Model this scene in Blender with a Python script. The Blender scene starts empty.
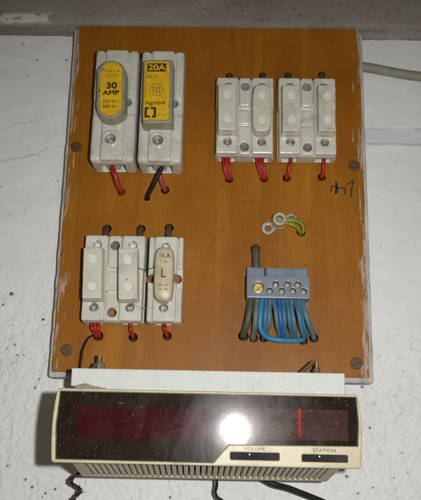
import bpy, bmesh, math, random
import numpy as np
from mathutils import Vector, Matrix

random.seed(7)
rng = np.random.default_rng(7)
S = 0.001                     # all builders work in millimetres
scn = bpy.context.scene
col = scn.collection

def P(x, z, h=0.0):           # x right, z up, h = distance out of the board's face towards the viewer
    return Vector((x * S, -h * S, z * S))

# ------------------------------------------------------------------ camera
cd = bpy.data.cameras.new('camera')
cam = bpy.data.objects.new('camera', cd)
col.objects.link(cam)
cd.sensor_fit = 'HORIZONTAL'
cd.sensor_width = 36.0
cd.lens = 780.0 / 421.0 * 36.0
cd.clip_start = 0.01
cd.clip_end = 50
ax = [(0.99970737, 0.02096101, -0.01207491), (-0.01699227, 0.96376939, 0.26619509), (0.01721714, -0.26591201, 0.96384354)]
cols = [Vector((a[0], -a[2], a[1])) for a in ax]
M = Matrix((cols[0], cols[1], cols[2])).transposed().to_4x4()
M.translation = P(133.83, -68.39, 615.01)
cam.matrix_world = M
scn.camera = cam

# ------------------------------------------------------------------ world: dim warm room light
w = bpy.data.worlds.new('World')
scn.world = w
w.use_nodes = True
bg = w.node_tree.nodes['Background']
bg.inputs[0].default_value = (1.0, 0.88, 0.60, 1)
bg.inputs[1].default_value = 0.085

# ------------------------------------------------------------------ the camera's flash
ld = bpy.data.lights.new('flash', 'SPOT')
ld.shadow_soft_size = 0.007
ld.spot_size = math.radians(84)
ld.spot_blend = 1.0
ld.energy = 11.8
ld.color = (1.0, 0.995, 0.985)
flash = bpy.data.objects.new('flash', ld)
col.objects.link(flash)
flash.location = P(182, -56, 612)
flash.rotation_euler = (P(150, -10, 0) - flash.location).to_track_quat('-Z', 'Y').to_euler()

scn.view_settings.view_transform = 'Standard'
scn.view_settings.look = 'None'
scn.view_settings.gamma = 1.0
scn.view_settings.use_curve_mapping = False
scn.view_settings.exposure = 0.0
scn.cycles.max_bounces = 4
scn.cycles.diffuse_bounces = 2
scn.cycles.glossy_bounces = 2

# ------------------------------------------------------------------ node helpers
def new_mat(name):
    m = bpy.data.materials.new(name)
    m.use_nodes = True
    nt = m.node_tree
    for n in list(nt.nodes):
        nt.nodes.remove(n)
    out = nt.nodes.new('ShaderNodeOutputMaterial')
    b = nt.nodes.new('ShaderNodeBsdfPrincipled')
    nt.links.new(b.outputs[0], out.inputs[0])
    return m, nt, b, out

def c4(c):
    return (c[0], c[1], c[2], 1.0)

def pos_node(nt, scale=(1, 1, 1)):
    g = nt.nodes.new('ShaderNodeNewGeometry')
    v = nt.nodes.new('ShaderNodeVectorMath')
    v.operation = 'MULTIPLY'
    v.inputs[1].default_value = scale
    nt.links.new(g.outputs['Position'], v.inputs[0])
    return v.outputs[0]

def noise(nt, vec, scale, detail=4, rough=0.6, dist=0.0):
    n = nt.nodes.new('ShaderNodeTexNoise')
    n.inputs['Scale'].default_value = scale
    n.inputs['Detail'].default_value = detail
    n.inputs['Roughness'].default_value = rough
    n.inputs['Distortion'].default_value = dist
    nt.links.new(vec, n.inputs['Vector'])
    return n.outputs['Fac']

def ramp(nt, fac, a, b, ca=(0, 0, 0), cb=(1, 1, 1)):
    r = nt.nodes.new('ShaderNodeValToRGB')
    r.color_ramp.elements[0].position = a
    r.color_ramp.elements[1].position = b
    r.color_ramp.elements[0].color = c4(ca)
    r.color_ramp.elements[1].color = c4(cb)
    nt.links.new(fac, r.inputs[0])
    return r.outputs[0]

def mixc(nt, fac, a, b, blend='MIX'):
    m = nt.nodes.new('ShaderNodeMix')
    m.data_type = 'RGBA'
    m.blend_type = blend
    for sock, val in ((m.inputs[0], fac), (m.inputs[6], a), (m.inputs[7], b)):
        if isinstance(val, bpy.types.NodeSocket):
            nt.links.new(val, sock)
        elif isinstance(val, (int, float)):
            sock.default_value = val
        else:
            sock.default_value = c4(val)
    return m.outputs[2]

def mathn(nt, op, a, b=0.0, clamp=False):
    m = nt.nodes.new('ShaderNodeMath')
    m.operation = op
    m.use_clamp = clamp
    for i, v in enumerate((a, b)):
        if isinstance(v, bpy.types.NodeSocket):
            nt.links.new(v, m.inputs[i])
        else:
            m.inputs[i].default_value = v
    return m.outputs[0]

def bump(nt, b, height, strength, dist):
    n = nt.nodes.new('ShaderNodeBump')
    n.inputs['Strength'].default_value = strength
    n.inputs['Distance'].default_value = dist
    nt.links.new(height, n.inputs['Height'])
    nt.links.new(n.outputs[0], b.inputs['Normal'])

def pm(name, c1, c2=None, scale=60, lo=0.35, hi=0.7, rough=0.4, metal=0.0, bs=0.0, bscale=900, spec=0.5,
       grime=None, gscale=180, glo=0.6, ghi=0.72, coat=0.0, stretch=(1, 1, 1), rvar=0.12):
    """painted / ceramic / plastic / metal surface: two close tones, optional grime spots, fine relief"""
    m, nt, b, out = new_mat(name)
    v = pos_node(nt, stretch)
    f = noise(nt, v, scale)
    cc = mixc(nt, ramp(nt, f, lo, hi), c1, c2 or tuple(x * 0.8 for x in c1))
    if grime:
        g = noise(nt, v, gscale, 6, 0.7)
        cc = mixc(nt, ramp(nt, g, glo, ghi), cc, grime)
    nt.links.new(cc, b.inputs['Base Color'])
    r = ramp(nt, noise(nt, v, scale * 2.3, 5), 0.3, 0.75, (rough,) * 3, (min(1, rough + rvar),) * 3)
    nt.links.new(r, b.inputs['Roughness'])
    b.inputs['Metallic'].default_value = metal
    b.inputs['Specular IOR Level'].default_value = spec
    b.inputs['Coat Weight'].default_value = coat
    b.inputs['Coat Roughness'].default_value = 0.12
    if bs:
        bump(nt, b, noise(nt, v, bscale, 5, 0.65), bs, 0.0004)
    return m

MAT = {}
def mat_porcelain(name, c1, c2, stain, rough, amount):
    m, nt, b, out = new_mat(name)
    v = pos_node(nt)
    c = mixc(nt, ramp(nt, noise(nt, v, 70), 0.35, 0.7), c1, c2)
    c = mixc(nt, ramp(nt, noise(nt, v, 45, 6, 0.68, 0.7), 0.52, 0.74, (0, 0, 0), (amount,) * 3), c, stain)          # brown handling stains
    c = mixc(nt, ramp(nt, noise(nt, v, 300, 5, 0.7), 0.62, 0.72, (0, 0, 0), (0.75,) * 3), c, (0.14, 0.11, 0.075))      # specks
    n = noise(nt, v, 95, 2, 0.5, 0.4)
    hair = mathn(nt, 'ABSOLUTE', mathn(nt, 'SUBTRACT', n, 0.5))
    hair = mathn(nt, 'MULTIPLY', ramp(nt, hair, 0.0, 0.008, (1, 1, 1), (0, 0, 0)), ramp(nt, noise(nt, v, 60, 2), 0.55, 0.66))
    c = mixc(nt, mathn(nt, 'MULTIPLY', hair, 0.5), c, (0.12, 0.10, 0.07))
    nt.links.new(c, b.inputs['Base Color'])
    nt.links.new(ramp(nt, noise(nt, v, 160, 5), 0.3, 0.75, (rough,) * 3, (rough + 0.2,) * 3), b.inputs['Roughness'])
    bump(nt, b, noise(nt, v, 450, 4, 0.6), 0.15, 0.0004)
    return m
MAT['porcelain'] = mat_porcelain('porcelain', (0.66, 0.655, 0.575), (0.56, 0.555, 0.48), (0.31, 0.265, 0.18), 0.09, 0.6)
MAT['carrier'] = mat_porcelain('porcelain_carrier', (0.65, 0.635, 0.535), (0.54, 0.525, 0.43), (0.31, 0.26, 0.17), 0.2, 0.75)
MAT['carrier_beige'] = mat_porcelain('porcelain_beige', (0.62, 0.55, 0.38), (0.50, 0.43, 0.27), (0.33, 0.23, 0.10), 0.3, 0.9)
MAT['plug'] = pm('cement_plug', (0.74, 0.74, 0.68), (0.66, 0.66, 0.59), 300, rough=0.7, bs=0.25, bscale=1500)
MAT['casing'] = pm('dusty_clear_casing', (0.36, 0.33, 0.23), (0.24, 0.215, 0.14), 200, rough=0.28, bs=0.25, bscale=900,
                   grime=(0.10, 0.08, 0.05), gscale=300, glo=0.58, ghi=0.7)
MAT['yellow'] = pm('yellow_label', (0.80, 0.475, 0.010), (0.68, 0.38, 0.010), 90, rough=0.4, spec=0.3,
                   grime=(0.26, 0.16, 0.03), gscale=260, glo=0.58, ghi=0.74)
MAT['ink'] = pm('black_ink', (0.022, 0.018, 0.012), (0.05, 0.035, 0.015), 600, rough=0.6)
MAT['ink_faded'] = pm('faded_ink', (0.10, 0.075, 0.035), (0.28, 0.2, 0.07), 500, rough=0.6)
MAT['red_wire'] = pm('red_pvc', (0.42, 0.024, 0.018), (0.32, 0.018, 0.014), 150, rough=0.38, grime=(0.12, 0.02, 0.015), gscale=260, glo=0.6, ghi=0.75)
MAT['red_dull'] = pm('dull_red_pvc', (0.33, 0.06, 0.045), (0.24, 0.04, 0.03), 150, rough=0.45)
MAT['black_wire'] = pm('black_pvc', (0.010, 0.0095, 0.0095), (0.02, 0.018, 0.016), 150, rough=0.5, spec=0.3)
MAT['brown_wire'] = pm('brown_cable', (0.085, 0.05, 0.03), (0.05, 0.03, 0.02), 200, rough=0.6, bs=0.3)
MAT['grey_cable'] = pm('grey_cable', (0.30, 0.29, 0.23), (0.24, 0.23, 0.18), 90, rough=0.5, bs=0.1)
MAT['olive_cable'] = pm('olive_cable', (0.10, 0.10, 0.065), (0.065, 0.068, 0.045), 150, rough=0.5)
MAT['olive_light'] = pm('grey_green_cable', (0.16, 0.18, 0.14), (0.11, 0.125, 0.1), 150, rough=0.5)
MAT['teal'] = pm('teal_wire', (0.055, 0.17, 0.265), (0.045, 0.13, 0.20), 180, rough=0.42, grime=(0.05, 0.06, 0.05), gscale=300)
MAT['teal_grey'] = pm('grey_teal_wire', (0.10, 0.185, 0.225), (0.075, 0.14, 0.17), 180, rough=0.45, grime=(0.06, 0.06, 0.05), gscale=300)
MAT['sky_blue'] = pm('light_blue_wire', (0.035, 0.25, 0.46), (0.03, 0.2, 0.38), 180, rough=0.4)
MAT['blue'] = pm('blue_wire', (0.02, 0.13, 0.42), (0.018, 0.10, 0.33), 180, rough=0.4)
MAT['yellow_green'] = None
MAT['block'] = pm('blue_grey_plastic', (0.22, 0.26, 0.325), (0.165, 0.195, 0.245), 80, rough=0.2, spec=0.5, bs=0.1, bscale=400,
                  grime=(0.13, 0.11, 0.09), gscale=260, glo=0.62, ghi=0.74)
MAT['brass'] = pm('brass', (0.62, 0.46, 0.20), (0.42, 0.30, 0.12), 200, rough=0.32, metal=0.9)
MAT['steel'] = pm('dull_steel', (0.42, 0.41, 0.38), (0.22, 0.20, 0.17), 260, rough=0.35, metal=0.85, grime=(0.10, 0.07, 0.05), gscale=400)
MAT['zinc'] = pm('zinc_plate', (0.46, 0.445, 0.40), (0.28, 0.26, 0.22), 200, rough=0.42, metal=0.55, bs=0.2, bscale=700, grime=(0.2, 0.16, 0.11), gscale=300)
MAT['ivory'] = pm('ivory_ring', (0.50, 0.42, 0.25), (0.38, 0.31, 0.18), 300, rough=0.4)
MAT['dark'] = pm('slot_shade', (0.02, 0.017, 0.014), (0.03, 0.025, 0.02), 300, rough=0.7)
MAT['screw_brown'] = pm('brown_screw_cap', (0.115, 0.048, 0.018), (0.075, 0.032, 0.013), 250, rough=0.5, bs=0.2)
MAT['white_insert'] = pm('white_insert', (0.62, 0.63, 0.62), (0.48, 0.49, 0.48), 300, rough=0.5, bs=0.3)
MAT['hole_shade'] = pm('hole_shade_dark', (0.05, 0.035, 0.022), (0.035, 0.025, 0.016), 60, rough=0.8)
MAT['vent'] = pm('vent_shade', (0.13, 0.11, 0.075), (0.1, 0.085, 0.055), 60, rough=0.8)
MAT['rust'] = pm('rusty_tab', (0.16, 0.075, 0.03), (0.09, 0.045, 0.02), 300, rough=0.7, bs=0.4)
MAT['zinc_yellow'] = pm('zinc_bolt', (0.42, 0.36, 0.22), (0.20, 0.15, 0.08), 400, rough=0.4, metal=0.8)
MAT['cream'] = pm('cream_plastic', (0.52, 0.455, 0.295), (0.42, 0.365, 0.235), 40, rough=0.36, spec=0.4, bs=0.08, bscale=700,
                  grime=(0.24, 0.19, 0.12), gscale=110, glo=0.56, ghi=0.76)
MAT['housing'] = pm('beige_housing', (0.66, 0.585, 0.41), (0.56, 0.49, 0.34), 50, rough=0.5, bs=0.15, bscale=900,
                    grime=(0.18, 0.14, 0.085), gscale=140, glo=0.58, ghi=0.74)
MAT['black_plastic'] = pm('black_plastic', (0.012, 0.012, 0.013), (0.02, 0.02, 0.02), 200, rough=0.5, spec=0.25)
MAT['panel_dark'] = pm('dark_display_panel', (0.034, 0.022, 0.011), (0.026, 0.017, 0.009), 60, rough=0.9, spec=0.05)
MAT['maroon'] = pm('maroon_filter', (0.095, 0.002, 0.0065), (0.078, 0.0015, 0.0055), 60, rough=0.9, spec=0.05)
MAT['dial'] = pm('dial_plate', (0.135, 0.066, 0.054), (0.11, 0.052, 0.043), 60, rough=0.8, spec=0.1)
MAT['needle'] = pm('red_needle', (0.85, 0.035, 0.02), (0.75, 0.02, 0.012), 200, rough=0.9, spec=0.05)
MAT['dial_ink'] = pm('dial_ink', (0.012, 0.008, 0.008), (0.02, 0.01, 0.01), 300, rough=0.6)
MAT['dot'] = pm('white_dot', (0.8, 0.8, 0.78), (0.7, 0.7, 0.7), 300, rough=0.4)
MAT['putty'] = pm('grey_putty', (0.36, 0.315, 0.26), (0.24, 0.205, 0.165), 250, rough=0.85, bs=0.6, bscale=900)

def mat_yg():
    m, nt, b, out = new_mat('yellow_green_wire')
    tc = nt.nodes.new('ShaderNodeAttribute'); tc.attribute_name = 'ring'
    f = ramp(nt, tc.outputs['Fac'], 0.49, 0.51, (0.42, 0.33, 0.03), (0.11, 0.22, 0.025))
    nt.links.new(f, b.inputs['Base Color'])
    b.inputs['Roughness'].default_value = 0.4
    return m
MAT['yellow_green'] = mat_yg()

def mat_wood():
    m, nt, b, out = new_mat('varnished_plywood')
    g = nt.nodes.new('ShaderNodeNewGeometry')
    sx = nt.nodes.new('ShaderNodeSeparateXYZ'); nt.links.new(g.outputs['Position'], sx.inputs[0])
    v1 = pos_node(nt, (1.0, 1.0, 0.07))
    v2 = pos_node(nt, (1.0, 1.0, 0.035))
    v3 = pos_node(nt)
    vh = pos_node(nt, (0.1, 1.0, 1.0))
    broad = noise(nt, v1, 42, 5, 0.62, 1.1)
    fine = noise(nt, v2, 620, 3, 0.7)
    cross = noise(nt, vh, 420, 3, 0.6)
    blot = noise(nt, v3, 11, 4, 0.6, 0.5)
    c = mixc(nt, ramp(nt, broad, 0.28, 0.74), (0.275, 0.085, 0.003), (0.41, 0.166, 0.0075))
    c = mixc(nt, ramp(nt, fine, 0.42, 0.74, (0, 0, 0), (0.42,) * 3), c, (0.20, 0.064, 0.003))
    c = mixc(nt, ramp(nt, cross, 0.5, 0.75, (0, 0, 0), (0.25,) * 3), c, (0.46, 0.215, 0.018))
    c = mixc(nt, ramp(nt, blot, 0.38, 0.70, (0, 0, 0), (0.62,) * 3), c, (0.215, 0.064, 0.003))
    # short dark pores of the veneer, denser in patches
    fl = noise(nt, pos_node(nt, (1.0, 1.0, 0.16)), 820, 3, 0.6)
    dens = ramp(nt, noise(nt, v3, 16, 3, 0.6), 0.35, 0.65, (0.15,) * 3, (0.75,) * 3)
    c = mixc(nt, mathn(nt, 'MULTIPLY', ramp(nt, fl, 0.60, 0.72), dens), c, (0.09, 0.032, 0.005))
    # grubby smears left by hands and dust
    sm = ramp(nt, noise(nt, v3, 26, 6, 0.7, 0.8), 0.56, 0.74, (0, 0, 0), (0.5,) * 3)
    c = mixc(nt, sm, c, (0.16, 0.075, 0.02))
    # fine light scratches
    ls = ramp(nt, noise(nt, pos_node(nt, (1.0, 1.0, 0.07)), 1100, 1, 0.5), 0.765, 0.785, (0, 0, 0), (0.4,) * 3)
    c = mixc(nt, ls, c, (0.50, 0.34, 0.16))
    # small dents and dirt spots
    sp = noise(nt, v3, 260, 2, 0.5)
    c = mixc(nt, ramp(nt, sp, 0.72, 0.76, (0, 0, 0), (0.6,) * 3), c, (0.06, 0.025, 0.008))
    # whitewash brushed over the long edges when the wall was painted
    dl = mathn(nt, 'MULTIPLY', sx.outputs[0], 1000.0)
    dr = mathn(nt, 'SUBTRACT', 250.0, dl)
    nz = noise(nt, pos_node(nt, (1, 1, 0.22)), 75, 6, 0.75)
    nz2 = noise(nt, pos_node(nt, (1, 1, 0.09)), 420, 4, 0.7)
    reach = mathn(nt, 'MULTIPLY', mathn(nt, 'SUBTRACT', nz, 0.43), 44.0)
    streak = mathn(nt, 'MULTIPLY', mathn(nt, 'SUBTRACT', nz2, 0.54), 44.0)
    reach = mathn(nt, 'ADD', reach, streak)
    ml = mathn(nt, 'MULTIPLY', mathn(nt, 'SUBTRACT', reach, dl), 0.6, True)
    mr = mathn(nt, 'MULTIPLY', mathn(nt, 'SUBTRACT', reach, dr), 0.6, True)
    brush = ramp(nt, noise(nt, pos_node(nt, (1, 1, 0.12)), 900, 4, 0.7), 0.32, 0.62, (0.25,) * 3, (0.95,) * 3)
    mw = mathn(nt, 'MULTIPLY', mathn(nt, 'MULTIPLY', mathn(nt, 'MAXIMUM', ml, mr), brush), 0.85)
    c = mixc(nt, mw, c, (0.50, 0.475, 0.43))
    nt.links.new(c, b.inputs['Base Color'])
    r = ramp(nt, noise(nt, v3, 120, 5, 0.7), 0.3, 0.75, (0.42,) * 3, (0.62,) * 3)
    nt.links.new(r, b.inputs['Roughness'])
    b.inputs['Specular IOR Level'].default_value = 0.12
    b.inputs['Coat Weight'].default_value = 0.24
    b.inputs['Coat Roughness'].default_value = 0.42
    hh = mathn(nt, 'ADD', fine, mathn(nt, 'MULTIPLY', mw, 1.5))
    bump(nt, b, hh, 0.25, 0.0003)
    return m
MAT['wood'] = mat_wood()
MAT['frame'] = pm('whitewashed_wood', (0.56, 0.545, 0.51), (0.38, 0.36, 0.325), 130, rough=0.8, bs=0.5, bscale=600,
                  grime=(0.13, 0.10, 0.075), gscale=210, glo=0.55, ghi=0.72, stretch=(1, 1, 0.3))

def mat_wall():
    m, nt, b, out = new_mat('white_plaster')
    v = pos_node(nt)
    at = {}
    for an in ('dirt_pit_shade', 'scuff', 'joint', 'rough'):
        n = nt.nodes.new('ShaderNodeAttribute'); n.attribute_name = an
        at[an] = n.outputs['Fac']
    c = mixc(nt, ramp(nt, noise(nt, v, 22, 5, 0.6), 0.3, 0.72), (0.81, 0.81, 0.80), (0.735, 0.735, 0.73))
    # thin dirty flecks caught in the flaked paint
    vd = pos_node(nt, (1.0, 1.0, 1.6))
    fk = ramp(nt, noise(nt, vd, 420, 4, 0.75), 0.63, 0.71)
    fk = mathn(nt, 'MULTIPLY', fk, ramp(nt, noise(nt, v, 70, 3, 0.6), 0.45, 0.62))
    c = mixc(nt, mathn(nt, 'MULTIPLY', mathn(nt, 'MULTIPLY', fk, at['rough']), 0.42), c, (0.33, 0.31, 0.285))
    for an, cc in (('dirt_pit_shade', (0.035, 0.03, 0.026)), ('scuff', (0.30, 0.285, 0.26)), ('joint', (0.60, 0.60, 0.65))):
        c = mixc(nt, at[an], c, cc)
    nt.links.new(c, b.inputs['Base Color'])
    b.inputs['Roughness'].default_value = 0.6
    b.inputs['Specular IOR Level'].default_value = 0.3
    fl1 = ramp(nt, noise(nt, v, 150, 3, 0.55, 0.3), 0.44, 0.56)
    fl2 = ramp(nt, noise(nt, v, 380, 2, 0.5), 0.42, 0.60)
    fl = mathn(nt, 'MULTIPLY', mathn(nt, 'ADD', fl1, mathn(nt, 'MULTIPLY', fl2, 0.6)), at['rough'])
    fine = mathn(nt, 'ADD', mathn(nt, 'MULTIPLY', noise(nt, v, 500, 3, 0.65), 0.30), mathn(nt, 'MULTIPLY', noise(nt, v, 60, 2, 0.5), 0.9))
    bump(nt, b, mathn(nt, 'ADD', fl, fine), 0.7, 0.0005)
    return m
MAT['wall'] = mat_wall()

def mat_concrete():
    m, nt, b, out = new_mat('bare_concrete')
    v = pos_node(nt)
    vs = pos_node(nt, (0.35, 1, 1))
    c = mixc(nt, ramp(nt, noise(nt, vs, 28, 6, 0.65), 0.3, 0.72), (0.22, 0.195, 0.165), (0.34, 0.31, 0.27))
    c = mixc(nt, ramp(nt, noise(nt, v, 240, 6, 0.75), 0.5, 0.75, (0, 0, 0), (0.6,) * 3), c, (0.10, 0.085, 0.07))
    c = mixc(nt, ramp(nt, noise(nt, vs, 11, 3, 0.6), 0.52, 0.7, (0, 0, 0), (0.45,) * 3), c, (0.40, 0.38, 0.345))
    a = nt.nodes.new('ShaderNodeAttribute'); a.attribute_name = 'splash'
    c = mixc(nt, a.outputs['Fac'], c, (0.66, 0.65, 0.63))
    a = nt.nodes.new('ShaderNodeAttribute'); a.attribute_name = 'dirt_pit_shade'
    c = mixc(nt, a.outputs['Fac'], c, (0.06, 0.05, 0.04))
    nt.links.new(c, b.inputs['Base Color'])
    b.inputs['Roughness'].default_value = 0.9
    b.inputs['Specular IOR Level'].default_value = 0.15
    bump(nt, b, noise(nt, v, 420, 6, 0.7), 0.6, 0.0009)
    return m
MAT['concrete'] = mat_concrete()

def mat_bar():
    m, nt, b, out = new_mat('speckled_pale_green_paint')
    v = pos_node(nt)
    c = mixc(nt, ramp(nt, noise(nt, v, 900, 3, 0.6), 0.4, 0.62), (0.60, 0.645, 0.605), (0.74, 0.765, 0.735))
    c = mixc(nt, ramp(nt, noise(nt, v, 520, 4, 0.7), 0.60, 0.70, (0, 0, 0), (0.75,) * 3), c, (0.36, 0.40, 0.37))
    c = mixc(nt, ramp(nt, noise(nt, v, 60, 4, 0.6), 0.5, 0.8, (0, 0, 0), (0.5,) * 3), c, (0.48, 0.505, 0.46))
    nt.links.new(c, b.inputs['Base Color'])
    b.inputs['Roughness'].default_value = 0.6
    bump(nt, b, noise(nt, v, 700, 4, 0.7), 0.5, 0.0006)
    return m
MAT['bar'] = mat_bar()

def mat_glass():
    m, nt, b, out = new_mat('scratched_smoked_window')
    v = pos_node(nt)
    tr = nt.nodes.new('ShaderNodeBsdfTransparent'); tr.inputs[0].default_value = (0.80, 0.78, 0.78, 1)
    df = nt.nodes.new('ShaderNodeBsdfDiffuse'); df.inputs[0].default_value = (0.62, 0.58, 0.52, 1)
    nb = nt.nodes.new('ShaderNodeBump'); nb.inputs['Strength'].default_value = 0.06; nb.inputs['Distance'].default_value = 0.0003
    nt.links.new(noise(nt, v, 130, 4, 0.6), nb.inputs['Height'])
    smear = noise(nt, pos_node(nt, (1, 1, 0.5)), 70, 5, 0.7, 1.0)
    gl = []
    for rr in (0.055, 0.1, 0.23):
        g = nt.nodes.new('ShaderNodeBsdfGlossy'); g.distribution = 'GGX' if rr == 0.1 else 'BECKMANN'
        nt.links.new(ramp(nt, smear, 0.3, 0.7, (rr * 0.75,) * 3, (rr * 1.3,) * 3), g.inputs['Roughness'])
        nt.links.new(nb.outputs[0], g.inputs['Normal'])
        gl.append(g)
    ga = nt.nodes.new('ShaderNodeMixShader'); nt.links.new(ramp(nt, smear, 0.35, 0.7, (0.2,) * 3, (0.5,) * 3), ga.inputs[0])
    nt.links.new(gl[1].outputs[0], ga.inputs[1]); nt.links.new(gl[2].outputs[0], ga.inputs[2])
    gm = nt.nodes.new('ShaderNodeMixShader'); gm.inputs[0].default_value = 0.13
    nt.links.new(gl[0].outputs[0], gm.inputs[1]); nt.links.new(ga.outputs[0], gm.inputs[2])
    lw = nt.nodes.new('ShaderNodeFresnel'); lw.inputs['IOR'].default_value = 1.5
    m1 = nt.nodes.new('ShaderNodeMixShader')
    nt.links.new(lw.outputs[0], m1.inputs[0]); nt.links.new(tr.outputs[0], m1.inputs[1]); nt.links.new(gm.outputs[0], m1.inputs[2])
    # dust, specks and fine scratches on the plastic
    sp = mathn(nt, 'MAXIMUM', ramp(nt, noise(nt, v, 620, 2, 0.5), 0.69, 0.75, (0, 0, 0), (0.30,) * 3), ramp(nt, noise(nt, v, 1500, 1, 0.5), 0.72, 0.76, (0, 0, 0), (0.22,) * 3))
    sp = mathn(nt, 'MULTIPLY', sp, ramp(nt, noise(nt, v, 35, 2, 0.5), 0.38, 0.62, (0.25,) * 3, (1, 1, 1)))
    veil = ramp(nt, noise(nt, v, 40, 5, 0.7), 0.35, 0.8, (0.0,) * 3, (0.012,) * 3)
    s1 = ramp(nt, noise(nt, pos_node(nt, (1, 1, 0.06)), 1500, 1, 0.5), 0.755, 0.775, (0, 0, 0), (0.07,) * 3)
    s2 = ramp(nt, noise(nt, pos_node(nt, (0.10, 1, 1)), 1300, 1, 0.5), 0.76, 0.78, (0, 0, 0), (0.06,) * 3)
    tot = mathn(nt, 'ADD', mathn(nt, 'MAXIMUM', sp, veil), mathn(nt, 'MAXIMUM', s1, s2), True)
    m2 = nt.nodes.new('ShaderNodeMixShader')
    nt.links.new(tot, m2.inputs[0]); nt.links.new(m1.outputs[0], m2.inputs[1]); nt.links.new(df.outputs[0], m2.inputs[2])
    nt.links.new(m2.outputs[0], out.inputs[0])
    nt.nodes.remove(b)
    return m
MAT['glass'] = mat_glass()

# ------------------------------------------------------------------ object helpers
def link(name, me, mat=None, parent=None, smooth=True):
    if mat is not None and not me.materials:
        me.materials.append(MAT[mat])
    if smooth:
        me.polygons.foreach_set('use_smooth', [True] * len(me.polygons))
    o = bpy.data.objects.new(name, me)
    col.objects.link(o)
    if parent is not None:
        o.parent = parent
    return o

def tag(o, label=None, cat=None, group=None, kind=None):
    if label: o['label'] = label
    if cat: o['category'] = cat
    if group: o['group'] = group
    if kind: o['kind'] = kind
    return o

def empty(name, x, z, h, label, cat, group=None):
    o = bpy.data.objects.new(name, None)
    o.empty_display_size = 0.01
    col.objects.link(o)
    o.location = P(x, z, h)
    return tag(o, label, cat, group)

def mesh_np(name, V, F):
    """V in (x, z, h) millimetres -> Blender mesh"""
    V = np.asarray(V, float)
    B = np.stack([V[:, 0], -V[:, 2], V[:, 1]], 1) * S
    me = bpy.data.meshes.new(name)
    me.from_pydata(B.tolist(), [], [list(map(int, f)) for f in F])
    me.update()
    return me

# ---- signed distance fields, extracted with surface nets
def surfnet(name, fn, x, z, h, st):
    xs = np.arange(x[0] - 2 * st, x[1] + 2.5 * st, st)
    zs = np.arange(z[0] - 2 * st, z[1] + 2.5 * st, st)
    hs = np.arange(h[0] - 2 * st, h[1] + 2.5 * st, st)
    X, Z, H = np.meshgrid(xs, zs, hs, indexing='ij')
    f = fn(X, Z, H) + 1e-6
    s = f < 0
    n = f.shape
    cs = [(i, j, k) for i in (0, 1) for j in (0, 1) for k in (0, 1)]
    sl = lambda a, c: a[c[0]:n[0] - 1 + c[0], c[1]:n[1] - 1 + c[1], c[2]:n[2] - 1 + c[2]]
    cnt = sum(sl(s, c).astype(np.int8) for c in cs)
    act = (cnt > 0) & (cnt < 8)
    I = np.argwhere(act)
    idx = -np.ones(act.shape, int)
    idx[act] = np.arange(len(I))
    vals = {c: f[I[:, 0] + c[0], I[:, 1] + c[1], I[:, 2] + c[2]] for c in cs}
    acc = np.zeros((len(I), 3)); num = np.zeros(len(I))
    for a in cs:
        for d in range(3):
            if a[d] == 0:
                b = list(a); b[d] = 1; b = tuple(b)
                fa, fb = vals[a], vals[b]
                mk = (fa < 0) != (fb < 0)
                t = fa[mk] / (fa[mk] - fb[mk])
                p = np.tile(np.array(a, float), (mk.sum(), 1)); p[:, d] += t
                acc[mk] += p; num[mk] += 1
    V = (I + acc / num[:, None]) * st + np.array([xs[0], zs[0], hs[0]])
    Q = []
    for d in range(3):
        u, v = (d + 1) % 3, (d + 2) % 3
        a = [slice(None)] * 3; b = [slice(None)] * 3
        a[d] = slice(0, -1); b[d] = slice(1, None)
        for e in (u, v):
            a[e] = slice(1, -1); b[e] = slice(1, -1)
        sa, sb = s[tuple(a)], s[tuple(b)]
        E = np.argwhere(sa != sb)
        if not len(E): continue
        fl = ~sa[E[:, 0], E[:, 1], E[:, 2]]
        base = E.copy(); base[:, u] += 1; base[:, v] += 1
        def cell(du, dv):
            c = base.copy(); c[:, u] += du; c[:, v] += dv
            return idx[c[:, 0], c[:, 1], c[:, 2]]
        q = np.stack([cell(-1, -1), cell(0, -1), cell(0, 0), cell(-1, 0)], 1)
        q[fl] = q[fl][:, ::-1]
        Q.append(q)
    Q = np.concatenate(Q)
    me = bpy.data.meshes.new(name)
    B = np.stack([V[:, 0], -V[:, 2], V[:, 1]], 1) * S
    me.vertices.add(len(B)); me.vertices.foreach_set('co', B.ravel())
    me.loops.add(Q.size); me.loops.foreach_set('vertex_index', Q.ravel().astype(np.int32))
    me.polygons.add(len(Q)); me.polygons.foreach_set('loop_start', np.arange(0, Q.size, 4, dtype=np.int32))
    me.update(calc_edges=True); me.validate()
    return me

def sbox(X, Z, H, x0, x1, z0, z1, h0, h1, r=0.0):
    qx = np.abs(X - (x0 + x1) / 2) - (x1 - x0) / 2 + r
    qz = np.abs(Z - (z0 + z1) / 2) - (z1 - z0) / 2 + r
    qh = np.abs(H - (h0 + h1) / 2) - (h1 - h0) / 2 + r
    o = np.sqrt(np.maximum(qx, 0) ** 2 + np.maximum(qz, 0) ** 2 + np.maximum(qh, 0) ** 2)
    return o + np.minimum(np.maximum(qx, np.maximum(qz, qh)), 0) - r

def s2box(X, Z, x0, x1, z0, z1, r=0.0):
    qx = np.abs(X - (x0 + x1) / 2) - (x1 - x0) / 2 + r
    qz = np.abs(Z - (z0 + z1) / 2) - (z1 - z0) / 2 + r
    return np.sqrt(np.maximum(qx, 0) ** 2 + np.maximum(qz, 0) ** 2) + np.minimum(np.maximum(qx, qz), 0) - r

def ext(d2, H, h0, h1, r=0.0):
    q = np.abs(H - (h0 + h1) / 2) - (h1 - h0) / 2 + r
    d = d2 + r
    return np.sqrt(np.maximum(d, 0) ** 2 + np.maximum(q, 0) ** 2) + np.minimum(np.maximum(d, q), 0) - r

def smin(a, b, k):
    t = np.clip(0.5 + 0.5 * (b - a) / k, 0, 1)
    return b * (1 - t) + a * t - k * t * (1 - t)

def smax(a, b, k):
    return -smin(-a, -b, k)

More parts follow.
